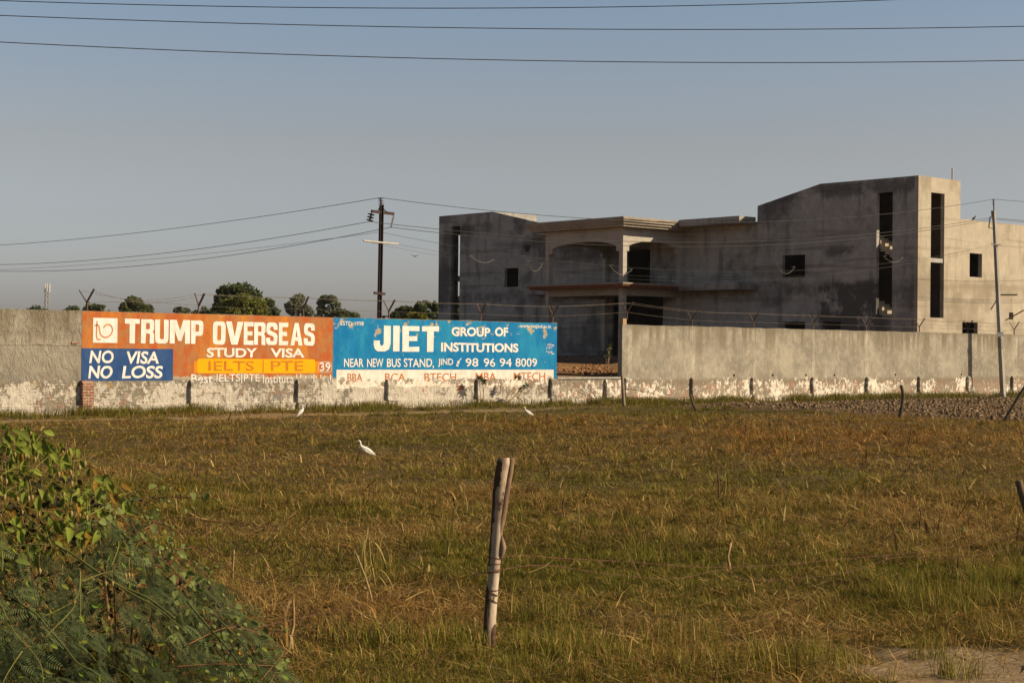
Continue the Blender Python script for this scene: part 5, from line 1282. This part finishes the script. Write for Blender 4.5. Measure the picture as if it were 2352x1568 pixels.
# taller tufts scattered in the near field and grass tufts on the sand
L_ = []
cs = [(2200, 1540, .10, 60), (2130, 1495, .08, 40), (2290, 1455, .1, 50), (1290, 1500, .22, 260), (1420, 1520, .25, 260), (980, 1490, .25, 240), (1560, 1470, .2, 160), (830, 1480, .2, 160), (1250, 1420, .16, 120), (1060, 1490, .16, 150), (1650, 1540, .25, 200), (1850, 1530, .22, 160), (2080, 1360, .2, 240), (2160, 1390, .22, 240), (2240, 1370, .2, 200), (2300, 1330, .2, 160), (1180, 1300, .1, 70), (1020, 1240, .12, 90), (870, 1300, .12, 90), (1890, 1290, .15, 120), (1760, 1230, .15, 110), (1480, 1290, .15, 90)]
for (px, py, rr, k2) in cs:
    q = gnd(px, py); n_ = k2*2; a = rng.random(n_)*6.28; r2 = rr*np.sqrt(rng.random(n_)); X = q.x+r2*np.cos(a)*1.6; Y = q.y+r2*np.sin(a)*1.6
    L_.append(blades(X, Y, rng.uniform(.10, .30, n_), .0045*(.6+.8*rng.random(n_)), np.abs(rng.normal(.45, .3, n_)), colours(np.full(n_, .2), 1.0)))
V, Q, T_, C = catall(L_)
tag(npmesh('grass_tufts', V, Q, M_GRASS, C, None, T_), 'taller green grass tufts dotted through the near field', 'grass', kind='stuff')

# ------------------------------------------------------------------ dry maize stalks standing in the field
M_STRAW = simple('dry_stalk_straw', (.40, .28, .14), (.26, .165, .075), 12, .85, .1, .3); M_DSTALK = simple('dark_dead_stalk', (.16, .095, .05), (.09, .055, .03), 12, .9, .05, .3)
M_YST = simple('yellowing_stalk', (.30, .25, .06), (.22, .16, .05), 9, .7, .2)
M_GBL = simple('fresh_green_blade', (.14, .19, .035), (.10, .15, .03), 6, .6, .25)
def ribbon(m, P, w_, up=Vector((0, 0, 1)), mi=0):
    P = [Vector(p) for p in P]; v = []; k_ = len(P)
    for i, p in enumerate(P):
        d = (P[min(i+1, k_-1)]-P[max(0, i-1)]).normalized(); s_ = d.cross(up); s_ = s_.normalized() if s_.length > 1e-4 else Vector((1, 0, 0))
        t = i/(k_-1); ww = w_*(math.sin(math.pi*min(1, .22+.78*t)))**.8*.5 + .0006; v += [p-s_*ww, p+s_*ww+up*ww*.3]
    m.add(v, [(2*i, 2*i+1, 2*i+3, 2*i+2) for i in range(k_-1)], mi)
def stalk(px, py, hpx, leanpx, label, mat, wmm=9, nleaf=3, leafmat=None, seed=0, stub=False, name='dry_stalk'):
    g_ = gnd(px, py); D = (g_-EYEV).dot(FW); r = random.Random(seed+px); H = hpx/FP*D; dx = leanpx/FP*D
    t = empty(name, g_, label, 'dry stalk' if name == 'dry_stalk' else 'weed', 'stalks standing in the field grass')
    tp = g_ + RT*dx + Vector((0, 0, H)) + F0*r.uniform(-.1, .1); midp = g_.lerp(tp, .5) + RT*r.uniform(-.03, .03)
    P = [g_-Vector((0, 0, .03)), g_.lerp(midp, .5), midp, midp.lerp(tp, .5), tp]; w_ = wmm*1.9/1000
    m = MB(); m.tube(P, [w_*.55, w_*.5, w_*.45, w_*.42, w_*(.4 if stub else .15)], 6); m.build('stem', mat, t, True)
    m = MB()
    for i in range(nleaf):
        f = r.uniform(.25, .95); b = P[0].lerp(tp, f); a = r.uniform(0, 6.28); d = RT*math.cos(a) + F0*math.sin(a); Ln = r.uniform(.12, .32)*min(1.2, H/.35)
        ribbon(m, [b + d*Ln*s_*.8 + Vector((0, 0, Ln*(.5*s_-1.1*s_*s_))) for s_ in (0, .2, .4, .6, .8, 1)], r.uniform(.010, .022))
    if nleaf: m.build('leaf', leafmat or mat, t)
    return t
ST = [(866, 1350, 150, -24, 'tall thin yellow stalk left of the foreground post, the tallest in the grass', M_YST, 7, 5), (838, 1310, 110, 6, 'mottled yellow stalk with drooping dry leaves left of the foreground post', M_YST, 10, 6),
      (858, 1400, 130, -44, 'pale straw stalk leaning left by the bush', M_STRAW, 8, 2), (1650, 1148, 80, -4, 'broken dark stalk pair in mid field', M_DSTALK, 14, 4), (1662, 1150, 70, 4, 'green stalk bending over beside the broken dark stalk', M_YST, 10, 3),
      (1678, 1305, 62, 3, 'pale stubby broken stalk right of the foreground post', M_STRAW, 16, 0), (1296, 1182, 66, 2, 'dark dead stalk behind the foreground post to its right', M_DSTALK, 10, 3), (1330, 1230, 72, -2, 'slim straw stalk close right of the foreground post', M_STRAW, 6, 1),
      (2085, 1030, 50, 8, 'dark stalk rising from the brown grass below the crooked stick', M_DSTALK, 18, 2), (2200, 1315, 60, -5, 'dark stem with fallen dry leaves in the right foreground', M_DSTALK, 10, 4), (2110, 1215, 60, 4, 'dead maize stalk, leftmost of the clump in the right field', M_DSTALK, 10, 3),
      (2150, 1225, 62, 14, 'dead maize stalk leaning right in the clump in the right field', M_DSTALK, 10, 3), (2190, 1240, 55, -8, 'green stemmed stalk at the right of the dead clump', M_YST, 8, 3), (1740, 1175, 30, 30, 'low bent dark leaf arching over the mid field grass', M_DSTALK, 9, 2),
      (1862, 1040, 40, 12, 'leaning dead stalk in the brown grass band', M_DSTALK, 12, 3), (1260, 970, 30, -6, 'short dead stalk below the gap in the wall', M_DSTALK, 20, 3), (1710, 1010, 46, 4, 'dead stalk at the left of the brown grass band', M_DSTALK, 16, 3),
      (406, 1186, 40, -2, 'sawn pale stalk stub beside the bush', M_STRAW, 14, 0), (450, 1215, 50, -6, 'dark two legged dead stalk right of the bush', M_DSTALK, 9, 3), (534, 1340, 70, 3, 'straw stub standing right of the bush', M_STRAW, 10, 1), (660, 1500, 120, 12, 'brown dry stalk at the foot of the bush', M_STRAW, 11, 4), (680, 1330, 80, 34, 'dark slanting twig stalk right of the bush', M_DSTALK, 8, 0)]
for i, (a, b, c, d, lb_, mt, w_, nl) in enumerate(ST): stalk(a, b, c, d, lb_, mt, w_, nl, None, i, stub=nl <= 1)
GS = [(1166, 1300, 44, 2, 'bright green broad bladed weed just right of the foreground post'), (1188, 1322, 30, 6, 'small green weed right of the foreground post wire'), (1905, 1160, 34, 8, 'fresh green shoot in the middle right of the field'), (1970, 1170, 26, -6, 'single fresh green blade tuft left of the dead maize clump'), (2215, 1225, 46, -4, 'fresh green shoots right of the dead maize clump'), (1840, 1180, 24, 3, 'green weed sprout left of centre right field')]
for i, (a, b, c, d, lb_) in enumerate(GS): stalk(a, b, c*.6, d, lb_, M_GBL, 6, 6, M_GBL, 90+i, name='green_weed')

# ------------------------------------------------------------------ milkweed plants and dry twigs by the wall
M_CAL = simple('broad_milkweed_leaf', (.17, .21, .09), (.11, .15, .06), 6, .6, .25)
def milkweed(base, heads, label):
    t = empty('milkweed_plant', base, label, 'plant', 'leafy milkweeds by the blue advert'); m = MB(); l = MB(); r = random.Random(int(base.x*100))
    for h in heads:
        b = Vector(base).lerp(h, .5)+Vector((r.uniform(-.12, .12), 0, -.05)); m.tube([base, b, h], [.016, .012, .008], 6)
        for i in range(16):
            a = i*2.4; el = r.uniform(-.15, .9); d = Vector((math.cos(a)*math.cos(el), math.sin(a)*math.cos(el), math.sin(el))); q = h - Vector((0, 0, .14*r.random()))
            Ln = r.uniform(.13, .22); ribbon(l, [q+d*Ln*s_ - Vector((0, 0, .06*s_*s_)) for s_ in (0, .25, .5, .75, 1)], .085)
    m.build('stem', M_STRAW, t, True); l.build('leaf', M_CAL, t)
YM = WY-.75
b1 = onY(1107, 932, WY-.45); b1.z = 0; milkweed(b1, [onY(1106, 868, WY-.5), onY(1112, 874, WY-.6), onY(1100, 864, WY-.5)], 'milkweed with broad leaves in front of the pilaster, under the red lettering')
b2 = onY(1150, 938, YM); b2.z = 0; milkweed(b2, [onY(1203, 886, YM), onY(1210, 882, YM-.1), onY(1195, 891, YM+.1), onY(1194, 864, YM)], 'leaning milkweed with two leaf tufts casting a shadow on the white wall')
b3 = onY(1396, 835, 58.5); b3.z = 1.2; milkweed(b3, [onY(1398, 800, 58.5), onY(1401, 792, 58.6), onY(1393, 815, 58.4), onY(1400, 812, 58.4)], 'leafy bush in shade behind the right end of the gap')
t = empty('dry_twigs', onY(1370, 935, WY-.9), 'bare dry twigs leaning on the low wall in the gap', 'dry twigs'); m = MB(); r = random.Random(9)
for (a, b) in (((1398, 930), (1268, 872)), ((1385, 925), (1300, 865)), ((1330, 925), (1298, 868)), ((1396, 928), (1335, 866)), ((1392, 935), (1340, 880)), ((1360, 935), (1332, 872)), ((1380, 930), (1352, 890))):
    A = onY(*a, WY-.9); A.z = 0; B = onY(*b, WY-.35); mid = A.lerp(B, .5)+Vector((r.uniform(-.1, .1), 0, r.uniform(-.1, .1))); m.tube([A, mid, B], [.012, .009, .004], 5)
    for _ in range(3): f = r.uniform(.3, .9); q = A.lerp(B, f); m.tube([q, q+Vector((r.uniform(-.2, .2), r.uniform(-.1, .1), r.uniform(0, .25)))], [.006, .003], 4)
m.build('twig', M_DSTALK, t)

# ------------------------------------------------------------------ overgrown shrubs in the left foreground
OUTX = [-400, -150, 0, 60, 130, 190, 260, 330, 440, 560, 640, 700, 730]; OUTY = [930, 945, 968, 990, 1015, 1050, 1105, 1160, 1272, 1385, 1470, 1580, 1660]
def yout(x): return np.interp(x, OUTX, OUTY)
def bushD(x, y, j): f = np.clip((y-yout(x))/(1620-yout(x)), 0, 1); return 10.0 - 1.15*f + j
def bush_pts(n_, test, thick=.75, r=rng, ymax=1690):
    out = []
    while len(out) < n_:
        x = r.uniform(-420, 740); y = r.uniform(930, ymax)
        if y > yout(x)+4 and test(x, y): out.append((x, y, float(bushD(x, y, r.random()**1.6*thick-.05))))
    return np.array(out)
def world(P): return np.array([atD(*p) for p in P])
nz = lambda x, y: float(vnoise(np.array([x]), np.array([y]), 90, 5)[0])
def in_feather(x, y):
    lim = np.interp(x, [-400, 0, 150, 330, 450, 560, 740], [1180, 1215, 1225, 1230, 1300, 1400, 1600]); return y > lim + (nz(x, y)-.5)*110
def in_vine(x, y): return x < 330 + (nz(x, y)-.5)*120 and y < np.interp(x, [-400, 0, 330], [1260, 1270, 1260]) + (nz(y, x)-.5)*90
def in_mallow(x, y): return x > 215 and (y - yout(x)) < 130 + 120*nz(x, y) and y > 1120
M_FEA = foliage_mat('feathery_leaflets', (.12, .155, .060)); M_VIN = foliage_mat('vine_leaf', (.18, .22, .03)); M_MAL = foliage_mat('felted_mallow_leaf', (.165, .200, .058))
M_VSTEM = simple('yellow_green_vine_stem', (.24, .22, .045), (.14, .13, .03), 9, .6, .2); M_TWIG = simple('brown_twig', (.20, .10, .05), (.12, .06, .03), 12, .8, .1); M_FST = simple('green_woody_branch', (.12, .13, .035), (.07, .08, .025), 9, .6, .2)
RTn, FWn, UPn = np.array(RT), np.array(FW), np.array(UP)
cpos = onZ(180, 1500); 
fs = empty('feathery_shrub', (cpos.x, cpos.y, 0), 'dense thorny shrub with dark blue green feathery leaves filling the lower left corner', 'shrub')
vn = empty('broadleaf_vine', (cpos.x-.6, cpos.y+.4, 0), 'yellow green climbing vine with broad leaves and hanging buds on top of the shrub', 'vine')
ml = empty('mallow_plant', (cpos.x+.7, cpos.y+.3, 0), 'grey green mallow with ribbed round seed heads along the right flank of the shrub', 'plant')
# feathery pinnae
def pinna(npair=14):
    V = []; Q = []
    for i in range(npair):
        t = (i+.5)/npair; ln = .21*(math.sin(math.pi*(.12+.80*t)))**.7; y = t
        for s_ in (-1, 1):
            b = len(V); fw = .15
            V += [(0, y-.012, 0), (s_*ln*.55, y+fw*ln-.021, .012), (s_*ln, y+fw*ln*2.2, .0), (s_*ln*.5, y+fw*ln+.021, .012)]; Q.append((b, b+1, b+2, b+3))
    b = len(V); V += [(-.006, -.05, 0), (.006, -.05, 0), (.003, 1, 0), (-.003, 1, 0)]; Q.append((b, b+1, b+2, b+3))
    return np.array(V), np.array(Q)
pv, pq = pinna()
def place(proto, Q, pos, dirv, nrm, size, col, droop=.0):
    d = dirv/np.linalg.norm(dirv, axis=1)[:, None]; n_ = nrm - d*(nrm*d).sum(1)[:, None]; n_ /= np.linalg.norm(n_, axis=1)[:, None]; s_ = np.cross(d, n_)
    z = proto[:, 2][None]-droop*(proto[:, 1]**2)[None]
    V = pos[:, None] + size[:, None, None]*(proto[None, :, 0:1]*s_[:, None] + proto[None, :, 1:2]*d[:, None] + z[..., None]*n_[:, None])
    k_ = len(pos); m_ = len(proto)
    return V.reshape(-1, 3), (Q[None]+np.arange(k_)[:, None, None]*m_).reshape(-1, Q.shape[1]), np.repeat(col, m_, 0)
n_ = 1250; P = bush_pts(n_, in_feather); W_ = world(P)
ang = rng.normal(-.75, .45, n_); dv = RTn*np.cos(ang)[:, None]*np.where(rng.random(n_) < .78, 1, -1)[:, None] + UPn*np.sin(ang)[:, None] - FWn*rng.uniform(-.1, .6, n_)[:, None]
nr = -FWn*1.0 + UPn*rng.uniform(.2, 1.1, n_)[:, None] + RTn*rng.normal(0, .45, n_)[:, None]
V, Q, C = place(pv, pq, W_, dv, nr, rng.uniform(.11, .19, n_), (.55+.9*rng.random((n_, 1))**1.5)*np.ones((1, 3)), .25)
npmesh('leaves', V, Q, M_FEA, C, fs)
m = MB()
def bpath(pts, r0, r1, n=6, j=.0, lift=0):
    Q_ = [atD(x, y, float(bushD(x, y, j))-lift) for x, y in pts]; C_ = []
    for i in range(len(Q_)-1):
        for k2 in range(5):
            t = k2/5; a = Q_[max(0, i-1)]; b = Q_[i]; c = Q_[i+1]; d = Q_[min(len(Q_)-1, i+2)]
            C_.append(.5*((2*b)+(c-a)*t+(2*a-5*b+4*c-d)*t*t+(3*b-a-3*c+d)*t**3))
    C_.append(Q_[-1]); return C_, [r0+(r1-r0)*i/(len(C_)-1) for i in range(len(C_))]
def cpx(pts, sc=.2128, ox=0, oy=1234.5): return [(ox+x*sc, oy+y*sc) for x, y in pts]
for pts, a, b in ((cpx([(110, 540), (220, 700), (400, 830), (540, 1000), (700, 1180), (840, 1350), (1000, 1440), (1150, 1560)]), .006, .004), (cpx([(610, 80), (760, 160), (1000, 330), (1150, 430), (1330, 530), (1600, 650), (1889, 870)]), .007, .005),
                  (cpx([(470, 70), (300, 75), (120, 100)]), .006, .004), (cpx([(1150, 430), (1400, 590), (1700, 760), (2000, 1010)]), .006, .004), ([(430, 1380), (480, 1440), (540, 1510), (590, 1600)], .006, .004), ([(500, 1420), (560, 1480), (610, 1560)], .005, .003)):
    m.tube(*bpath(pts, a, b, lift=.06), 6)
for i in range(26):
    x = random.uniform(-300, 620); y = random.uniform(float(yout(x))+120, 1620); m.tube(*bpath([(x, y), (x+random.uniform(20, 80), y+random.uniform(10, 60)), (x+random.uniform(60, 190), y+random.uniform(60, 170))], .005, .003, j=.3), 5)
m.build('branch', M_FST, fs, True)
m = MB()
for i in range(46):
    x = random.uniform(-380, 560); A = atD(x, random.uniform(float(yout(x))+60, 1400), 10.2 + random.uniform(-.5, .5)); B = atD(x+random.uniform(-160, 60), 1640, 10.0+random.uniform(-.5, .5)); m.tube([A, A.lerp(B, .5)+Vector((random.uniform(-.1, .1), random.uniform(-.1, .1), 0)), B], [.004, .008, .013], 5)
m.build('stem', M_TWIG, fs)
# inner leaves that close the shrub, coloured near black to paint deep shade
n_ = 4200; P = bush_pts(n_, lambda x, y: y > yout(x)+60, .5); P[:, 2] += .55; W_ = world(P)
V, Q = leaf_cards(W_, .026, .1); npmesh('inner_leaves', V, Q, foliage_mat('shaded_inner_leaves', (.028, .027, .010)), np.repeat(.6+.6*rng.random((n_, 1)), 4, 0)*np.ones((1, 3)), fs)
# broad leaves
ovv = np.array([(0, 0, 0), (-.17, .18, .10), (-.27, .42, .20), (-.21, .70, .14), (0, 1.0, -.05), (.21, .70, .14), (.27, .42, .20), (.17, .18, .10), (0, .20, -.02), (0, .45, -.03), (0, .72, -.03)])
ovq = np.array([(0, 8, 1, 1), (8, 9, 2, 1), (9, 10, 3, 2), (10, 4, 3, 3), (0, 7, 8, 8), (8, 7, 6, 9), (9, 6, 5, 10), (10, 5, 4, 4)])
def tofaces(Q):
    q = Q[Q[:, 2] != Q[:, 3]]; t = Q[Q[:, 2] == Q[:, 3]][:, :3]; return q, t
n_ = 700; P = bush_pts(n_, in_vine, .8); P[:150, 1] = [float(yout(x))+rng.uniform(-14, 40) for x in P[:150, 0]]; W_ = world(P)
ang = rng.normal(-1.2, .6, n_); dv = RTn*np.cos(ang)[:, None] + UPn*np.sin(ang)[:, None] - FWn*rng.normal(.2, .4, n_)[:, None]; nr = -FWn + UPn*rng.normal(.5, .5, n_)[:, None] + RTn*rng.normal(.1, .8, n_)[:, None]
V, Q, C = place(ovv, ovq, W_, dv, nr, rng.uniform(.035, .10, n_), np.array([1, 1, 1.])*(.65+.7*rng.random((n_, 1)))*np.where(rng.random((n_, 1)) < .08, np.array([[1.5, .7, .6]]), np.array([[1, 1, 1]])), .25)
q, t_ = tofaces(Q); npmesh('leaves', V, q, M_VIN, C, vn, t_)
n_ = 170; P = bush_pts(n_, in_feather, .25); P[:, 2] -= .1; W_ = world(P[:n_]); ang = rng.normal(-.9, .6, n_); dv = RTn*np.cos(ang)[:, None]+UPn*np.sin(ang)[:, None]; nr = -FWn + UPn*rng.normal(.4, .5, n_)[:, None]+RTn*rng.normal(0, .6, n_)[:, None]
V, Q, C = place(ovv, ovq, W_, dv, nr, rng.uniform(.025, .05, n_), .8+.4*rng.random((n_, 3)), .2); q, t_ = tofaces(Q); npmesh('leaves', V, q, M_VIN, C, vn, t_)
m = MB()
c1b = lambda pts: [(x*.14648, 964.6+y*.14648) for x, y in pts]
VST = [c1b([(0, 1235), (130, 1240), (300, 1310), (560, 1420), (760, 1440), (900, 1500), (990, 1568)]), c1b([(80, 1230), (100, 1130), (180, 1060), (290, 1035), (440, 1045)]), c1b([(1350, 1500), (1480, 1440), (1620, 1360), (1800, 1220), (1900, 1160), (2000, 1145), (2120, 1140), (2180, 1165)]),
       c1b([(560, 330), (650, 210), (760, 60), (830, 0)]), c1b([(520, 810), (600, 700), (720, 600), (800, 520)]), c1b([(0, 370), (90, 410), (210, 470)]), c1b([(100, 350), (150, 330), (190, 280)]), c1b([(960, 655), (1150, 640), (1300, 620), (1420, 665), (1560, 700), (1800, 700), (1960, 735)]),
       [(287, 1070), (316, 1080), (345, 1087), (375, 1105)], [(325, 1080), (350, 1094), (375, 1106)], cpx([(0, 680), (30, 760), (100, 920), (180, 1050), (280, 1160), (380, 1270), (450, 1400), (465, 1560)]), cpx([(865, 360), (866, 470), (850, 590), (805, 680), (800, 740), (730, 830), (600, 960), (490, 1070)]), cpx([(870, 540), (868, 700), (868, 880)]),
       cpx([(875, 470), (1000, 420), (1150, 370), (1260, 350)]), cpx([(930, 605), (1040, 540), (1110, 495)]), cpx([(240, 1220), (150, 1350), (70, 1480), (30, 1568)]), cpx([(1280, 40), (1270, 130), (1200, 310)]), cpx([(1325, 25), (1380, 130), (1395, 320)]), cpx([(20, 140), (30, 260), (25, 360)]), cpx([(480, 840), (580, 800), (700, 740), (770, 700)]), [(-150, 1060), (-40, 1090), (30, 1082), (90, 1100)], [(0, 1092), (60, 1070), (150, 1120), (230, 1135)]]
for pts in VST: MB().tube(*bpath(pts, .0036, .0024, lift=.09), 6).build('vine_stem', M_VSTEM, vn, True)
for i in range(70):
    P_ = bush_pts(1, in_vine, .3)[0]; x, y = P_[0], P_[1]; m.tube(*bpath([(x, y), (x+random.uniform(5, 30), y+random.uniform(-18, 10)), (x+random.uniform(20, 70), y+random.uniform(-10, 40))], .003, .002, j=.1), 5)
m.build('stem', M_VSTEM, vn, True)
# hanging buds, each with its stalk
bud = None; M_BUD = simple('tan_hanging_bud', (.34, .23, .09), (.24, .20, .06), 30, .7, .2)
bp = [c1b([p])[0] for p in ((330, 190), (400, 560), (550, 620), (1045, 630), (1150, 615), (920, 850), (1105, 825), (1135, 880), (1250, 1490), (450, 1230), (505, 1210), (275, 1240), (350, 1440), (100, 960), (15, 910), (435, 345), (480, 210), (1330, 690), (1120, 1470), (1000, 1170), (1245, 750), (70, 1210), (40, 1200), (235, 540), (1125, 995), (60, 690), (1360, 1540))] + [cpx([p])[0] for p in ((1140, 495), (1215, 495), (430, 360), (1170, 870), (1355, 410), (1392, 405), (1425, 412), (870, 150))]
for i, (x, y) in enumerate(bp):
    q = atD(x, y, float(bushD(x, y, 0))-.12)
    if bud is None:
        m = MB(); m.tube([(0, 0, .105), (.006, 0, .06), (0, 0, .016)], [.0013, .0013, .0016], 4); m.tube([(0, 0, .018), (0, 0, .010), (0, 0, 0), (0, 0, -.010), (0, 0, -.024)], [.002, .0085, .0098, .006, .0008], 7); bud = m.build('hanging_bud', M_BUD, None, True); o = bud; o.parent = vn
    else: o = dup(bud, vn)
    s_ = random.uniform(.75, 1.15); o.matrix_parent_inverse = Matrix.Identity(4)
    o.matrix_basis = Matrix.Translation(q-vn.location) @ Matrix.Rotation(random.uniform(0, 6), 4, 'Z') @ Matrix.Rotation(random.uniform(-.15, .15), 4, 'X') @ Matrix.Scale(s_, 4)
# mallow
hvv = np.array([(0, 0, 0), (-.30, -.12, .06), (-.48, .15, .10), (-.40, .50, .07), (-.18, .80, .02), (0, 1.05, -.06), (.18, .80, .02), (.40, .50, .07), (.48, .15, .10), (.30, -.12, .06), (0, .35, -.03), (0, .7, -.04)])
hvq = np.array([(0, 10, 2, 1), (10, 11, 3, 2), (11, 4, 3, 3), (11, 5, 4, 4), (0, 9, 8, 10), (10, 8, 7, 11), (11, 7, 6, 6), (11, 6, 5, 5)])
n_ = 330; P = bush_pts(n_, in_mallow, .45); c2 = lambda p: (287+p[0]*.1465, 1062+p[1]*.1465)
for i, p in enumerate(((390, 380), (610, 370), (540, 440), (580, 560), (1060, 480), (1280, 480), (1220, 570), (950, 730), (690, 1200), (960, 1290), (440, 980), (330, 1180), (400, 780), (90, 560), (240, 990), (880, 1450))): P[i, 0], P[i, 1] = c2(p); P[i, 2] = float(bushD(P[i, 0], P[i, 1], 0))-.05
W_ = world(P); ang = rng.normal(-1.0, .7, n_); dv = RTn*np.cos(ang)[:, None]+UPn*np.sin(ang)[:, None]-FWn*rng.normal(.1, .4, n_)[:, None]; nr = -FWn + UPn*rng.normal(.5, .5, n_)[:, None]+RTn*rng.normal(.3, .6, n_)[:, None]
V, Q, C = place(hvv, hvq, W_, dv, nr, rng.uniform(.022, .055, n_), np.array([1, 1, 1.])*(.75+.5*rng.random((n_, 1))), .2); q, t_ = tofaces(Q); npmesh('leaves', V, q, M_MAL, C, ml, t_)
m = MB()
TW_ = [[(330, 1215), (362, 1199), (398, 1187), (458, 1193), (507, 1198), (574, 1206), (640, 1214)], [(400, 1262), (445, 1256), (472, 1255), (505, 1269), (574, 1273), (636, 1247)], [(505, 1269), (527, 1300), (549, 1323), (600, 1336), (647, 1315), (690, 1290)], [(330, 1160), (350, 1147), (384, 1140), (414, 1142), (460, 1142), (496, 1147)], [(318, 1164), (345, 1128), (368, 1114)],
       [(472, 1197), (474, 1230), (480, 1262), (492, 1284), (520, 1289)], [(300, 1200), (330, 1240), (380, 1290), (430, 1340)], [(402, 1530), (500, 1524), (600, 1527), (680, 1530)], [(600, 1560), (650, 1500), (655, 1490)], [(430, 1480), (520, 1440), (585, 1450)], [(310, 1180), (400, 1215), (430, 1250), (520, 1300)]]
for pts in TW_: m.tube(*bpath(pts, .0042, .0024, lift=.05), 5)
for i in range(70):
    P_ = bush_pts(1, in_mallow, .2)[0]; x, y = P_[0], P_[1]; m.tube(*bpath([(x, y), (x+random.uniform(5, 30), y+random.uniform(-8, 25)), (x+random.uniform(20, 70), y+random.uniform(0, 60))], .0025, .0016, j=.05), 5)
m.build('stem', M_TWIG, ml, True)
M_CAP = simple('green_ribbed_capsule', (.19, .22, .055), (.13, .16, .04), 40, .7, .2); M_CAPD = simple('dried_ribbed_capsule', (.085, .06, .045), (.05, .035, .03), 40, .85, .1)
def capsule(mat):
    m = MB(); v = []; nn, kk = 28, 6
    for i, (z, r_) in enumerate(((-.9, .25), (-.5, .82), (0, 1.0), (.45, .95), (.75, .62), (.62, .1))):
        for j in range(nn): rr = r_*(1.0 if j % 2 else .80); t = 6.2832*j/nn; v.append((rr*math.cos(t), rr*math.sin(t), z*.78))
    m.add(v, [(i*nn+j, i*nn+(j+1) % nn, (i+1)*nn+(j+1) % nn, (i+1)*nn+j) for i in range(kk-1) for j in range(nn)]+[tuple(range(nn))[::-1], tuple((kk-1)*nn+j for j in range(nn))])
    return m.build('seed_capsule', mat, None)
c4 = lambda p: (402+p[0]*.2128, 1234.5+p[1]*.2128)
capg = [c2(p) for p in ((700, 410), (680, 605), (1460, 590), (1060, 715), (410, 870), (335, 860), (250, 860), (505, 745), (630, 960), (740, 1020), (300, 760), (470, 1215), (470, 1310), (650, 1340), (750, 1125), (535, 1410), (730, 1295), (240, 1120), (100, 1440))] + [c4(p) for p in ((130, 305), (222, 287), (338, 328), (440, 313), (380, 378), (360, 485), (515, 620), (315, 662), (195, 555), (565, 765), (610, 865), (655, 862), (415, 960), (645, 1198), (600, 1115), (1145, 965), (1195, 1003), (340, 1445), (680, 1045), (465, 1045), (755, 810), (535, 1550))]
capd = [c2(p) for p in ((120, 600), (255, 590), (445, 540), (150, 1080))] + [c4(p) for p in ((255, 515), (380, 540), (470, 735), (65, 465), (690, 955))] + [c1b([p])[0] for p in ((1490, 1310), (690, 385), (1015, 455))]
pc = None
for lst, mt, lb_ in ((capg, M_CAP, None), (capd, M_CAPD, 'dried dark brown seed capsule')):
    pc = None
    for (x, y) in lst:
        q = atD(x, y, float(bushD(x, y, 0))-.11)
        if pc is None: pc = capsule(mt); o = pc; o.parent = ml
        else: o = dup(pc, ml)
        if lb_: o['label'] = lb_
        o.matrix_parent_inverse = Matrix.Identity(4)
        o.matrix_basis = Matrix.Translation(q-ml.location) @ Matrix.Rotation(random.uniform(-1.2, 1.2), 4, 'X') @ Matrix.Rotation(random.uniform(-1, 1), 4, 'Y') @ Matrix.Scale(random.uniform(.0115, .0155), 4)
M_FLO = simple('orange_mallow_flower', (.75, .33, .01), (.65, .26, .01), 30, .7, .1)
for (x, y) in [c2(p) for p in ((718, 248), (882, 412), (370, 715), (580, 1062))] + [c4(p) for p in ((322, 802), (705, 1240))]:
    q = atD(x, y, float(bushD(x, y, 0))-.12); m = MB(); nn = (-FW+RT*random.uniform(-.5, .8)+UP*random.uniform(-.2, .6)).normalized(); a = nn.orthogonal().normalized(); b = nn.cross(a)
    for k2 in range(5):
        t = 1.2566*k2; d = a*math.cos(t)+b*math.sin(t); s_ = nn.cross(d); m.add([q, q+d*.004+s_*.0035+nn*.003, q+d*.0085+s_*.002+nn*.005, q+d*.0085-s_*.002+nn*.005, q+d*.004-s_*.0035+nn*.003], [(0, 1, 2, 3, 4)])
    m.build('flower', M_FLO, ml)

# ------------------------------------------------------------------ thin autumn haze
hm = bpy.data.materials.new('thin_haze'); hm.use_nodes = True; ht = hm.node_tree; ht.nodes.clear()
ho_ = ht.nodes.new('ShaderNodeOutputMaterial'); pv_ = ht.nodes.new('ShaderNodeVolumePrincipled')
pv_.inputs['Color'].default_value = (.80, .81, .83, 1); pv_.inputs['Density'].default_value = .00010; pv_.inputs['Anisotropy'].default_value = .2
ht.links.new(pv_.outputs[0], ho_.inputs['Volume'])
hz_ = MB().box(-80, 520, -80, 520, -1.3, 40).build('haze', hm); tag(hz_, kind='stuff')
